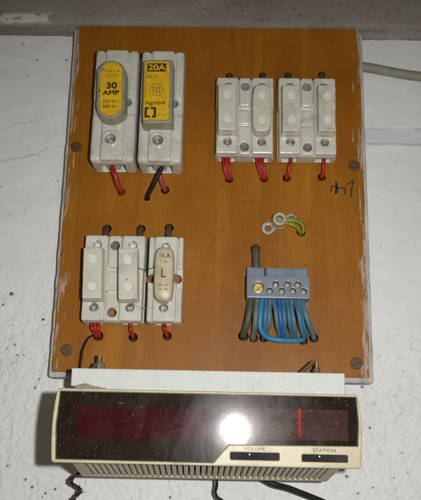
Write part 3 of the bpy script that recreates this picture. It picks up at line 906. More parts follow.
# ---- fuse carriers
def carrier_rect(seed, chip=0.0, skew=0.0):
    def fn(X, Z, H):
        xx = X - skew * Z / 41.0
        wob = 0.25 * (fbm(Z / 6, 3.0, seed, 2) - .5)
        d = ext(s2box(xx, Z, -7.4 + wob, 7.4 + wob, -20.4, 20.4, 1.1), H, -1.5, 12.0, 0.8)
        d = smin(d, sbox(xx, Z, H, -7.9, 7.9, -20.9, 20.9, -1.5, 7.4, 0.8), 0.5)
        if chip:
            d = smax(d, -(6.9 - xx - 1.8 * fbm(Z / 4, H / 5, seed, 3) + 0.25 * np.abs(H - 12)) * 0.8, 0.3) if False else d
            d = smax(d, xx - 7.0 + chip * (fbm(Z / 3.2, H / 4, seed, 3) - .25), 0.25)
        d = np.maximum(d, -scyl(xx, Z, H, 0, 10.8, 3.75, 11.5, 14)); d = np.maximum(d, -scyl(xx, Z, H, 0, -10.4, 3.75, 11.5, 14))
        return d + 0.16 * (fbm(X / 3, Z / 3, H / 3 + seed, 3) - .5)
    return surfnet('carrier_body', fn, (-9.5, 9.5), (-21.2, 21.2), (-1.5, 12), 0.42)

def carrier_barrel(seed, hw=7.6, hl=20.8, dome=0.0, plugs=True):
    def fn(X, Z, H):
        bulge = hw - 1.35 * (np.abs(Z) / hl) ** 2.6
        d2 = s2box(X * (hw / bulge), Z, -hw, hw, -hl, hl, 4.6)
        top = 12.0 - dome * (X / hw) ** 2 - dome * 1.2 * (np.abs(Z) / hl) ** 6
        d = ext(d2, H + (12.0 - top), -1.5, 12.0, 1.0 + 0.8 * (dome > 0))
        d = smin(d, ext(s2box(X * (hw / bulge), Z, -hw - .4, hw + .4, -hl - .4, hl + .4, 4.8), H, -1.5, 7.0, 0.8), 0.5)
        if plugs:
            d = np.maximum(d, -scyl(X, Z, H, 0, 11.2, 3.75, 11.4, 14)); d = np.maximum(d, -scyl(X, Z, H, 0, -10.8, 3.75, 11.4, 14))
        return d + 0.18 * (fbm(X / 3, Z / 3, H / 3 + seed, 3) - .5)
    return surfnet('carrier_body', fn, (-hw - 1, hw + 1), (-hl - 1, hl + 1), (-1.5, 12.2), 0.42)

def plug_mesh():
    def fn(X, Z, H):
        return scyl(X, Z, H, 0, 0, 3.6, 0, 1.0, 0.3) + 0.12 * (fbm(X / 1.5, Z / 1.5, 2, 2) - .5)
    return surfnet('plug', fn, (-3.7, 3.7), (-3.7, 3.7), (0, 1.1), 0.3)
PLUG = plug_mesh()
RECT = [carrier_rect(1.0), carrier_rect(2.0), carrier_rect(5.0, 3.4, -1.2)]
BARREL = carrier_barrel(3.0)
OVAL = carrier_barrel(6.0, 7.4, 21.4, 1.6, False)

def carrier(me, x, z, label, rot=0.0, plugs=((10.8), (-10.4)), mat='carrier', group='porcelain fuse carriers', skew=0.0):
    t = empty('fuse_carrier', x, z, 20.0, label, 'fuse', group)
    t.rotation_euler = (0, -rot, 0)
    link('body', me, mat, t)
    for pz in plugs:
        o = link('plug', PLUG, 'plug', t); o.location = P(skew * pz / 41.0, pz, 11.0)
    return t
carrier(RECT[0], 134.6, 214.2, 'rectangular white porcelain fuse on the left pole of the holder above the triple red wires', 0.02)
carrier(BARREL, 162.9, 213.8, 'oval barrel-shaped white porcelain fuse with two round plugs', 0.0, (11.2, -10.8))
carrier(RECT[1], 187.0, 214.0, 'rectangular white porcelain fuse immediately right of the oval one', 0.0)
carrier(RECT[2], 216.3, 214.3, 'chipped white porcelain fuse, the one nearest the right edge', -0.03, skew=-1.2)
carrier(RECT[1], 32.7, 72.8, 'rectangular white porcelain fuse nearest the left edge, lower row', 0.035)
carrier(RECT[0], 60.1, 72.6, 'rectangular white porcelain fuse in the middle of the lower row', 0.05)
tF = carrier(OVAL, 87.6, 73.6, 'beige domed porcelain fuse printed with a large L', 0.0, (), 'carrier_beige', None)
text('printed_text', '15 A', 0.2, 13.6, 12.02, 4.6, 'ink', tF, 0.05)
text('printed_text', '7 8v', 0.2, 8.9, 12.1, 3.4, 'ink_faded', tF, 0.03)
text('printed_text', 'L', 0.0, -0.6, 12.15, 9.5, 'ink', tF, 0.02)
microprint('printed_text', -3.5, -10.4, 6, 1.8, 12.0, 'ink_faded', tF); microprint('printed_text', -3.6, -13.8, 6, 1.7, 11.9, 'ink_faded', tF)

# ---- the two large fuses with yellow labels
def casing(pill, hw, hl):
    def fn(X, Z, H):
        rr = hw - 0.05 if pill else 2.2
        d = ext(s2box(X, Z, -hw, hw, -hl, hl, rr), H, -3, 12.6, 1.3)
        d = smin(d, ext(s2box(X, Z, -hw - .5, hw + .5, -hl - .5, hl + .5, rr), H, -3, 5.0, 1.0), 0.6)
        return d + 0.2 * (fbm(X / 4, Z / 4, H / 4, 3) - .5)
    return surfnet('casing', fn, (-hw - 1, hw + 1), (-hl - 1, hl + 1), (-3, 13), 0.5)

tA = empty('fuse_carrier', 40.6, 222.3, 32.0, 'round ended yellow labelled 30 AMP fuse in a dusty clear casing', 'fuse', 'large yellow labelled fuses')
tA.rotation_euler = (0, -0.035, 0)
link('casing', casing(True, 11.6, 25.8), 'casing', tA)
lbA = plate('label', rrect(-8.7, -23.2, 8.7, 23.6, 8.2), 12.2, 12.75, 'yellow', tA)
text('printed_text', '30', 0.3, 2.6, 12.82, 7.4, 'ink', lbA, 0.30, 1.25)
text('printed_text', 'AMP', 0.1, -3.6, 12.82, 5.6, 'ink', lbA, 0.24, 1.2)
text('printed_text', '250 V~', -0.6, -11.2, 12.82, 3.7, 'ink', lbA, 0.03, 1.1)
text('printed_text', '380 V~', -0.6, -15.6, 12.82, 3.7, 'ink', lbA, 0.06, 1.1)
microprint('printed_text', -4.6, 14.8, 8, 2.2, 12.82, 'ink_faded', lbA); microprint('printed_text', -4.0, 11.0, 7, 1.9, 12.82, 'ink_faded', lbA)
# grime stuck to the casing
def grime_fn(X, Z, H):
    return np.sqrt((X / 3.6) ** 2 + (Z / 1.6) ** 2 + (H / 0.8) ** 2) - 1 + 0.9 * (fbm(X / 1.4, Z / 1.4, H, 3) - .5)
o = link('grime', surfnet('grime', grime_fn, (-5, 5), (-3, 3), (-1.2, 1.2), 0.3), 'putty', tA); o.location = P(-8.2, 17.2, 12.6)
o = link('grime', o.data, None, tA); o.location = P(10.2, 8.0, 11.8); o.rotation_euler = (0, 1.4, 0)

tB = empty('fuse_carrier', 78.4, 221.2, 32.0, 'rectangular yellow labelled 20A fuse in a dusty clear casing', 'fuse', 'large yellow labelled fuses')
tB.rotation_euler = (0, -0.02, 0)
link('casing', casing(False, 12.0, 28.0), 'casing', tB)
lbB = plate('label', rrect(-11.0, -25.4, 9.0, 26.0, 0.8), 12.2, 12.75, 'yellow', tB)
rects('black_box', [(-8.8, 17.0, 6.4, 24.4)], 12.76, 12.81, 'ink', lbB)
text('printed_text', '20A', -1.2, 20.5, 12.87, 7.2, 'yellow', lbB, 0.26, 1.15)
text('printed_text', '380 V~', -4.6, 12.4, 12.82, 3.6, 'ink_faded', lbB, 0.04, 1.1)
def ring_pts(cx, cz, r, w, n=36):
    V, F = [], []
    for k in range(n):
        a = 2 * math.pi * k / n
        for rr in (r - w, r):
            V.append((cx + rr * math.cos(a), cz + rr * math.sin(a), 12.81))
    for k in range(n):
        F.append((2 * k, 2 * k + 1, (2 * k + 3) % (2 * n), (2 * k + 2) % (2 * n)))
    return V, F
V, F = ring_pts(-1.0, 0.8, 5.6, 0.45)
link('round_emblem', mesh_np('round_emblem', V, F), 'ink_faded', lbB, False)
rects('round_emblem', [(-3.9, -2.6, -3.3, 4.2), (-1.4, -3.4, -0.8, 5.0), (1.3, -2.6, 1.9, 4.2), (-3.3, 0.4, -1.4, 1.0), (-.8, 2.2, 1.3, 2.8), (-.8, -1.4, 1.3, -.8), (-4.8, 2.6, -3.9, 3.1)], 12.76, 12.82, 'ink_faded', lbB)
rects('printed_rule', [(-10.2, -6.5, -9.75, 10.5)], 12.76, 12.82, 'ink_faded', lbB)
text('printed_text', 'legrand', -1.8, -10.6, 12.82, 4.9, 'ink', lbB, 0.06, 1.12)
bx, bz, q, wd = -5.6, -19.0, 4.6, 1.9
rects('square_logo', [(bx - q, bz - q, bx - q + wd, bz + q), (bx - q + wd, bz - q, bx - 0.3, bz - q + wd), (bx + q - wd, bz - q, bx + q, bz + q),
                      (bx + 0.3, bz + q - wd, bx + q - wd, bz + q), (bx - q + wd, bz + q - wd, bx - 1.3, bz + q), (bx + 1.3, bz - q, bx + q - wd, bz - q + wd),
                      (bx - 0.25, bz + q + .1, bx + 0.25, bz + q + 1.3), (bx - 0.25, bz - q - 2.0, bx + 0.25, bz - q - .1)], 12.76, 12.82, 'ink', lbB)
microprint('printed_text', 0.4, -21.6, 7, 1.1, 12.82, 'ink_faded', lbB)

# ================================================================== WIRES AT THE FUSE HOLDERS
RG = 'red wires at the fuse holders'
def drop(x0, z0, h0, x1, z1, bow, r, mat, label, group=RG, name='red_wire', dx=0.0):
    """from a cable entry down, out and back through a hole in the board"""
    pts = [(x0, z0 + 7, h0), (x0, z0 - 1, h0 + .6), (x0 + (x1 - x0) * .3 + dx, z0 - (z0 - z1) * .45, h0 + bow),
           (x0 + (x1 - x0) * .75 + dx, z1 + 1.6, h0 * .5 + bow * .6), (x1, z1, 0.5), (x1, z1 + .6, -5), (x1, z1 + 2, -11)]
    return thing_tube(name, pts, r, mat, label, 'wire', group)
drop(40.8, 167, 12, 47.4, 150.0, 1.5, 2.3, 'red_wire', 'thick bright red wire leaving the 30 AMP fuse holder', dx=0.6)
drop(79.0, 167, 8, 83.7, 152.6, 1.0, 2.0, 'red_dull', 'dull red wire under the 20A fuse holder, behind the black wire')
thing_tube('black_wire', [(82.4, 173, 15), (81.5, 166, 15.5), (76.5, 156, 13), (71.0, 148, 6), (68.9, 145.3, 0), (68.4, 146, -8)], 1.9, 'black_wire',
           'black wire crossing in front of the red one under the 20A fuse holder', 'wire')
def bunch(px, hx, hz, zb, n, sp, where, r=1.3):
    nm = ['left', 'middle', 'right'] if n == 3 else ['left', 'right']
    for i in range(n):
        o = (i - (n - 1) / 2) * sp
        drop(px + o, zb, 6.0 + (1.2 if i == 1 and n == 3 else 0), hx + o * .55, hz + .3 * (i % 2), 1.6, r, 'red_wire', '%s red wire of the three %s' % (nm[i], where))
bunch(134.4, 137.1, 163.0, 178, 3, 2.5, 'under the rectangular fuse left of the oval one')
bunch(162.4, 166.4, 164.0, 178, 3, 2.5, 'directly below the oval white fuse')
drop(188.2, 178.3, 6, 185.2, 164.6, 1.4, 1.6, 'red_wire', 'single red wire bending left below the fuse immediately right of the oval one')
drop(215.8, 178.3, 6, 214.7, 166.2, 1.4, 1.5, 'red_wire', 'single red wire nearest the right edge of the board')
bunch(33.0, 35.0, 28.6, 37.3, 3, 2.6, 'at the lower left corner of the board', 1.5)
drop(61.2, 37.5, 6, 62.8, 28.2, 1.2, 1.5, 'red_wire', 'single red wire under the middle fuse of the lower row')
drop(87.8, 37.5, 6, 89.8, 29.8, 1.2, 1.5, 'red_wire', 'single red wire under the beige fuse marked L')
for x, z, zt, nm in ((37, 117.6, 107, 'leftmost of the three above the lower fuse holders'), (65.1, 118, 107, 'middle one of the three above the lower fuse holders'),
                     (88.2, 119.3, 106.6, 'rightmost of the three above the lower fuse holders')):
    thing_tube('brown_cable', [(x - .6, zt - 4, 3.2), (x - .4, zt + 2, 3.4), (x - .1, z - 2.6, 3.0), (x, z, 0.6), (x, z + .4, -4), (x, z, -11)], 2.7, 'brown_wire',
               'dark brown cable stub, ' + nm, 'cable', 'cable stubs above the lower fuse holders')
for x, z, nm in ((136, 258.8, 'first from the left above the upper right holders'), (164.8, 259.8, 'behind the top of the oval white fuse'),
                 (187, 260, 'third from the left above the upper right holders'), (216.3, 261.3, 'nearest the right edge')):
    thing_tube('brown_cable', [(x, 246, 3.2), (x, 251, 3.4), (x, z - 2.4, 3.0), (x, z, 0.4), (x, z, -4), (x, z, -11)], 2.2, 'brown_wire',
               'tiny dark cable stub, ' + nm, 'cable', 'cable stubs above the upper right holders')
thing_tube('thin_black_wire', [(34.5, 28.6, -6), (33.8, 28.6, 1.0), (31.0, 28.2, 4.5), (27.8, 24.4, 8), (25.4, 16, 11), (25.0, 9, 12), (24.2, 0, 12), (23.4, -6, 8)], 0.75, 'black_wire',
           'thin black wire hanging from the lower left hole down to the pale bar', 'wire')
thing_tube('fine_wire', [(60.8, 48.6, 19), (64, 51, 22.5), (69, 48.4, 22), (75, 47.4, 21.6), (80, 48.6, 21)], 0.28, 'steel',
           'hair thin bare wire between the two lower fuse holders', 'wire')
thing_tube('fine_wire', [(66.5, 80, 24), (70, 78.2, 23.4), (75, 78.8, 22.0), (80, 81, 23)], 0.26, 'black_wire',
           'short dark thread between the middle fuse and the beige one', 'thread')

# ================================================================== NEUTRAL TERMINAL BLOCK
tb = empty('terminal_block', 176.6, 57, 0, 'blue grey plastic terminal block with one large brass screw', 'terminal block')
def blk():
    small = [(174.6, 68.4), (183.7, 68.4), (191.9, 68.4), (169.8, 63.1), (179.3, 63.2), (187.9, 63.3), (196.3, 63.2)]
    def fn(X, Z, H):
        d = sbox(X, Z, H, 152.1, 201.3, 57.4, 75.2, 1, 22, 0.7)
        d = smin(d, sbox(X, Z, H, 152.5, 166.4, 74, 84.4, 0, 12, 0.6), 0.3)
        d = smin(d, sbox(X, Z, H, 167.4, 200.6, 74, 84.4, 0, 10.8, 0.6), 0.3)
        c = scyl(X, Z, H, 161.1, 65.6, 4.6, 17.5, 30)
        for x, z in small:
            c = np.minimum(c, scyl(X, Z, H, x, z, 2.45, 16, 30))
        c = np.minimum(c, sbox(X, Z, H, 154, 199.6, 50, 60.5, 6, 17, .5))
        return smax(d, -c, 0.4) + 0.1 * (fbm(X / 6, Z / 6, H / 6, 2) - .5)
    return small, surfnet('block_body', fn, (152, 201.5), (57, 84.6), (0, 22), 0.42)
SM, bm_ = blk()
o = link('body', bm_, 'block', tb); o.location = -tb.location
o = add_screw(tb, SCREW4, 161.1 - 176.6, 65.6 - 57, 19.2, -0.6, 'terminal_screw', 'brass')
rg = []
def ringfn(X, Z, H):
    return np.maximum(scyl(X, Z, H, 0, 0, 4.9, 0, 1.0, .3), -scyl(X, Z, H, 0, 0, 4.1, -1, 3))
o = link('screw_ring', surfnet('screw_ring', ringfn, (-5, 5), (-5, 5), (0, 1), 0.25), 'brass', tb); o.location = P(161.1 - 176.6, 65.6 - 57, 21.6)
for i, (x, z) in enumerate(SM):
    add_screw(tb, SCREW2, x - 176.6, z - 57, 17.6, [0.2, -0.9, -0.8, 1.0, 1.4, -0.9, -0.8][i], 'terminal_screw', 'ivory' if i in (1, 2, 4, 5) else None)
for x in (153.6, 199.8):                # side feet seen between the wires
    def fn(X, Z, H):
        return sbox(X, Z, H, -1.2, 1.2, -14, 0, 0.2, 9, .4)
    o = link('side_foot', surfnet('side_foot', fn, (-1.2, 1.2), (-14, 0), (0, 9), .5), 'block', tb); o.location = P(x - 176.6, 0.6, 0)

TG = 'wires under the terminal block'
TW = [  # x at block, hole x, hole z, bow, radius, material, label, drift
    (155.6, 150.2, 31.0, 5.5, 2.5, 'olive_cable', 'thick dark olive wire, leftmost under the terminal block'),
    (160.4, 158.0, 29.4, 5.2, 2.2, 'olive_light', 'grey olive wire, second from the left under the terminal block'),
    (167.6, 166.2, 29.6, 3.2, 1.8, 'teal', 'dark teal wire half behind the light blue one under the terminal block'),
    (170.9, 168.3, 30.6, 3.6, 1.6, 'teal_grey', 'grey teal wire directly right of the light blue drop under the terminal block'),
    (174.2, 178.6, 31.0, 3.4, 1.7, 'teal_grey', 'grey teal wire directly left of the strong blue one'),
    (177.8, 181.3, 29.8, 5.4, 1.8, 'blue', 'strong dark blue wire in the middle of the terminal block'),
    (181.2, 183.2, 30.8, 4.0, 1.7, 'teal', 'teal wire directly right of the strong blue one'),
    (184.4, 188.4, 30.6, 4.6, 1.7, 'teal', 'teal wire, fourth from the right under the terminal block'),
    (187.7, 191.4, 30.8, 4.8, 1.7, 'teal_grey', 'teal wire, third from the right under the terminal block'),
    (191.6, 198.0, 29.6, 5.2, 1.9, 'teal', 'teal wire, second from the right under the terminal block'),
    (193.8, 200.2, 31.6, 2.2, 1.7, 'teal', 'dark teal wire half hidden behind the two rightmost ones under the terminal block'),
    (196.6, 206.2, 30.4, 5.0, 2.0, 'teal_grey', 'grey teal wire, rightmost, slanting out under the terminal block'),
]
for i, (x0, x1, z1, bow, r, mt, lb) in enumerate(TW):
    h0 = 11.0; r *= 1.07; bow += random.uniform(-1.2, 1.2)
    thing_tube('terminal_wire', [(x0, 62, h0), (x0, 56, h0 + .4), (x0 + (x1 - x0) * .18, 48, h0 + bow * .6), (x0 + (x1 - x0) * .5, 39, h0 * .85 + bow * .5),
                                 (x0 + (x1 - x0) * .85, z1 + 3.0, 5.5), (x1, z1, 0), (x1, z1 + .6, -5), (x1, z1 + 1.5, -11)], r, mt, lb, 'wire', TG)
thing_tube('terminal_wire', [(164.4, 62, 13), (164.4, 56, 14), (163.2, 47, 17), (162.8, 39.5, 16.5), (163.8, 33.2, 14), (167.5, 29.2, 11.5), (174, 27.2, 9.8), (182, 26.6, 8.6),
                             (190.5, 26.9, 7.0), (195.6, 27.9, 4.0), (197.3, 28.6, 0), (197.6, 29, -8)], 2.0, 'sky_blue',
           'light blue wire that bends right and runs across below the others', 'wire', TG)
thing_tube('grey_cable', [(160.2, 80, 7.5), (160.1, 86, 7.6), (159.8, 94, 7.2), (159.6, 100.4, 5.6), (159.6, 102.8, 1), (159.6, 103, -5), (159.6, 103, -11)], 3.2, 'olive_cable',
           'thick grey green cable entering the terminal block from above', 'cable')

# ================================================================== EARTH TERMINAL
et = empty('earth_terminal', 179, 124.5, 0, 'small zinc earth terminal tab with a round brass post', 'terminal')
def tab():
    ang = math.radians(24)
    ca, sa = math.cos(ang), math.sin(ang)
    def fn(X, Z, H):
        u = X * ca + Z * sa; v = -X * sa + Z * ca
        d2 = np.minimum(np.hypot(u + 10.2, v) - 5.4, np.hypot(u - 11.0, v) - 4.6)
        d2 = smin(d2, s2box(u, v, -10, 11, -3.7, 3.7, 1), 2.0)
        d = ext(d2, H, 0.1, 2.2, 0.5)
        c = np.minimum(scyl(u, v, H, -10.2, 0, 2.5, -2, 5), scyl(u, v, H, 11.0, 0, 2.4, -2, 5))
        return smax(d, -c, 0.5)
    return surfnet('tab', fn, (-16, 16), (-11, 11), (0, 2.3), 0.32)
link('tab', tab(), 'zinc', et)
def post():
    def fn(X, Z, H):
        d = scyl(X, Z, H, 0, 0, 5.6, 1.5, 13.5, 0.9)
        d = smin(d, scyl(X, Z, H, 0, 0, 6.2, 1.5, 5.0, 0.6), 0.8)
        return smax(d, -scyl(X, Z, H, 0, 0, 2.9, 8, 20), 0.5)
    return surfnet('post', fn, (-7, 7), (-7, 7), (1, 14), 0.33)
link('post', post(), 'ivory', et).location = P(-0.6, 0.4, 0)
add_screw(et, SCREW2, -0.6, 0.4, 9.4, 0.7, 'post_screw')
YG = 'yellow and green earth wires'
thing_tube('earth_wire', [(181.5, 123.5, 8.5), (184.5, 123.0, 9), (189.5, 121.4, 9.5), (194.0, 119.6, 6.5), (196.2, 118.0, 1), (196.4, 118, -8)], 1.7, 'yellow_green',
           'yellow and green earth wire, the lower straighter one at the earth terminal', 'wire', YG, ring_attr=True)
thing_tube('earth_wire', [(182.0, 124.8, 9.5), (186.0, 125.0, 11), (192.0, 124.6, 10.5), (197.0, 122.6, 7.5), (198.8, 120.0, 3.5), (198.2, 118.2, -1), (197.6, 118, -8)], 1.6, 'yellow_green',
           'yellow and green earth wire, the upper looping one at the earth terminal', 'wire', YG, ring_attr=True)

# ================================================================== GREY CABLE AT THE RIGHT
thing_tube('wall_cable', [(238, 278, -13), (250, 277.2, -13.4), (262, 276, -14), (278, 273.4, -15), (296, 270.6, -16), (316, 268.6, -16.5), (350, 266, -16.5), (420, 262, -16.5), (560, 258, -16.5)], 4.3, 'grey_cable',
           'thick grey cable leaving the right side of the board along the wall', 'cable', n=10, seg=18)

# ================================================================== PALE BAR, BOLTS
bar = empty('support_bar', 123.6, -18, 2, 'pale green white speckled bar with ragged lower edge above the radio', 'bar')
def bar_mesh():
    def fn(X, Z, H):
        d = sbox(X, Z, H, 25.2, 222.2, -21.5, -2.6, 1.0, 50, 0.8)
        rag = 2.6 * (fbm(X / 7, H / 12, 3, 4, .6) - .45) + 5.0 * np.clip(1 - np.abs(X - 36) / 26, 0, 1)
        d = smax(d, (-19.0 + rag) - Z, 0.4)
        return d + 0.35 * (fbm(X / 4, Z / 4, H / 4, 3) - .5)
    return surfnet('bar_body', fn, (25, 222.5), (-21.5, -2.4), (1, 50), 0.62)
o = link('bar_body', bar_mesh(), 'bar', bar); o.location = -bar.location
def putty_fn(X, Z, H):
    d = sbox(X, Z, H, 26.5, 62, -24.5, -13, 10, 47, 2)
    return d + 2.6 * (fbm(X / 6, Z / 5, H / 6, 4) - .5) + 1.4 * np.clip((X - 44) / 18, 0, 3)
tag(link('putty', surfnet('putty', putty_fn, (24, 66), (-28, -10), (8, 50), 0.7), 'putty'), 'grey brown putty lump under the left end of the pale bar', 'putty')

def bolt(x, h, rn, rt, zn, zt, label, tab_pts):
    t = empty('bolt', x, -2.6, h, label, 'bolt', 'bolts standing on the pale bar')
    def nutfn(X, Z, H):
        d = np.maximum(np.abs(X), np.maximum(np.abs(X * .5 + H * .866), np.abs(X * .5 - H * .866))) - rn
        q = np.abs(Z - zn / 2) - zn / 2
        return smax(d, q, 0.5)
    link('nut', surfnet('nut', nutfn, (-rn * 1.2, rn * 1.2), (0, zn), (-rn * 1.2, rn * 1.2), 0.25), 'zinc_yellow', t)
    def thfn(X, Z, H):
        r = np.hypot(X, H); a = np.arctan2(H, X) / (2 * np.pi)
        return np.maximum((r - rt + 0.28 * np.abs(((Z / 0.9 + a) % 1) - .5) * 2) * .8, np.abs(Z - zt / 2) - zt / 2)
    link('thread', surfnet('thread', thfn, (-rt, rt), (0, zt), (-rt, rt), 0.2), 'zinc_yellow', t)
    wfn = lambda X, Z, H: np.maximum(np.hypot(X, H) - rn * 1.45, np.abs(Z - 0.5) - 0.5)
    link('washer', surfnet('washer', wfn, (-rn * 1.5, rn * 1.5), (0, 1), (-rn * 1.5, rn * 1.5), 0.25), 'zinc_yellow', t)
    if tab_pts:
        plate('rusty_tab', tab_pts, -1.0, 0.2, 'rust', t)
    return t
bolt(42.0, 30, 3.9, 2.0, 6.2, 12.2, 'left bolt with a thick nut standing on the pale bar', [(-8.5, 0), (-3.0, 0), (-2.2, 5.0), (-3.4, 5.4)])
bolt(204.4, 30, 2.6, 1.5, 5.4, 11.8, 'right bolt beside a rusty triangular tab on the pale bar', [(-15.5, 0), (-9.5, 0), (-1.4, 9.2), (-1.2, 11.6), (-3.2, 11.2)])

# ================================================================== RADIO
radio = empty('clock_radio', 124.9, -68, 50, 'cream clock radio with dark glossy display mounted under the board', 'radio')
radio.rotation_euler = (math.radians(1.75), 0, math.radians(1.7))
radio.location += P(-1.4, 1.4, 0)
bpy.context.view_layer.update()
RADIO_O = P(124.9, -68, 50)
def rloc(o):
    o.parent = radio; o.location = -RADIO_O
    return o
GP = [(30.6, -24.3), (219.8, -24.0), (220.9, -40), (220.2, -54.8), (138.4, -55.4), (129.2, -66.6), (30.4, -66.4), (29.2, -45)]
def spoly(X, Z, pts):
    """signed distance to a simple polygon"""
    d = np.full(X.shape, 1e9); s = np.ones(X.shape)
    n = len(pts)
    for i in range(n):
        x0, z0 = pts[i]; x1, z1 = pts[(i + 1) % n]
        ex, ez = x1 - x0, z1 - z0
        wx, wz = X - x0, Z - z0
        t = np.clip((wx * ex + wz * ez) / (ex * ex + ez * ez), 0, 1)
        d = np.minimum(d, (wx - ex * t) ** 2 + (wz - ez * t) ** 2)
        c1 = Z >= z0; c2 = Z < z1; c3 = ex * wz > ez * wx
        s = np.where((c1 & c2 & c3) | (~c1 & ~c2 & ~c3), -s, s)
    return s * np.sqrt(d)
SLOTS = [(139.6, -64.3, 170.4, -59.8), (184.6, -64.6, 213.4, -60.2)]
def bezel():
    def fn(X, Z, H):
        # work on one 2D slice, then extrude
        x2, z2 = X[:, :, 0], Z[:, :, 0]
        t = (z2 + 45.2) / 23.4
        hw = 97.8 - 1.5 * np.clip(t, -1, 1) ** 2 * np.where(t > 0, 1.6, 0.7)
        d2 = s2box((x2 - 124.8) * (97.8 / hw), z2, -97.8, 97.8, -68.4, -22.5, 2.0)
        g2 = spoly(x2, z2, GP)
        o2 = np.full(x2.shape, 1e9)
        for a, b, c, e in SLOTS:
            o2 = np.minimum(o2, s2box(x2, z2, a, c, b, e, 0.5))
        d = ext(d2[:, :, None] + 0 * H, H, 98, 110.6, 0.8)
        d = smax(d, -(np.maximum(g2[:, :, None] + 0 * H, 106.4 - H)), 0.45)
        d = smax(d, -(np.maximum(o2[:, :, None] + 0 * H, 103.0 - H)), 0.45)
        return d
    return surfnet('bezel', fn, (26, 224), (-69, -21), (98, 111), 0.52)
rloc(link('bezel', bezel(), 'cream'))
bz_ = [c for c in radio.children][0]

def inset(pts, k):
    n = len(pts); out = []
    for i in range(n):
        p0, p1, p2 = [np.array(pts[(i + j) % n], float) for j in (-1, 0, 1)]
        e1 = p1 - p0; e2 = p2 - p1
        n1 = np.array([e1[1], -e1[0]]) / np.linalg.norm(e1); n2 = np.array([e2[1], -e2[0]]) / np.linalg.norm(e2)
        b = (n1 + n2) / (1 + n1 @ n2)
        out.append(tuple(p1 + b * k))
    return out
disp = rloc(plate('display_panel', inset(GP, 0.3), 106.6, 107.2, 'panel_dark'))
plate('red_filter', [(42.2, -53.4), (126.0, -53.2), (126.0, -33.0), (42.2, -33.0)], 107.22, 107.42, 'maroon', disp)
plate('dial_plate', [(137, -51.6), (214.5, -51.4), (214.5, -32.2), (137, -32.4)], 107.22, 107.42, 'dial', disp)
rects('dial_line', [(140, -40.4, 181.5, -40.0), (146, -42.6, 181.5, -42.25)], 107.43, 107.5, 'dial_ink', disp)
text('dial_text', 'FM', 145.0, -35.6, 107.5, 3.2, 'dial_ink', disp, 0.04)
text('dial_text', '88', 155.2, -36.6, 107.5, 3.0, 'dial_ink', disp, 0.03)
text('dial_text', '54', 159.4, -46.0, 107.5, 3.0, 'dial_ink', disp, 0.03)
rects('dial_tick', [(150 + 4.2 * i, -49.6, 150.3 + 4.2 * i, -48.2) for i in range(7)], 107.43, 107.5, 'dial_ink', disp)
rects('tuning_needle', [(182.6, -50.2, 184.3, -32.0)], 107.43, 108.1, 'needle', disp)
rloc(plate('display_window', inset(GP, 0.25), 108.6, 109.7, 'glass'))

# thumb wheels in the slots
def wheel(x0, x1, z):
    cx, hw = (x0 + x1) / 2, (x1 - x0) / 2
    R = 70.0
    n = 60; V, F = [], []
    hc = 108.0 - R
    for k in range(n + 1):
        a = math.asin((hw - .25) / R) * (2 * k / n - 1)
        rr = R - (0.16 if (k % 2) else 0.0)
        x = cx + rr * math.sin(a); h = hc + rr * math.cos(a)
        V += [(x, z - 1.9, h), (x, z + 1.9, h), (x, z - 1.9, h - 6), (x, z + 1.9, h - 6)]
    for k in range(n):
        b = 4 * k
        F += [(b, b + 4, b + 5, b + 1), (b + 1, b + 5, b + 7, b + 3), (b, b + 2, b + 6, b + 4)]
    rloc(plate('slot_shade_plate', [(x0 + .2, z - 2.2), (x1 - .2, z - 2.2), (x1 - .2, z + 2.2), (x0 + .2, z + 2.2)], 103.3, 104.1, 'dark'))  # dark plate over the cream floor, stands for shade in the slot
    o = rloc(link('thumb_wheel', mesh_np('thumb_wheel', V, F), 'black_plastic', None, False))
    plate('index_mark', rrect(cx - .6 - 3, z + .6, cx + .3 - 3, z + 1.6, .3, 3), 108.0, 108.45, 'dot', o)
    return o
wheel(139.6, 170.4, -62.1); wheel(184.6, 213.4, -62.4)
# the dark shade plates of the slots sit behind the wheels
t1 = text('lettering', 'STATION', 198.6, -57.6, 110.66, 2.8, 'ink', None, 0.02, 1.25); rloc(t1)
t2 = text('lettering', 'VOLUME', 154.8, -57.6, 110.66, 2.7, 'ink_faded', None, 0.0, 1.25); rloc(t2)

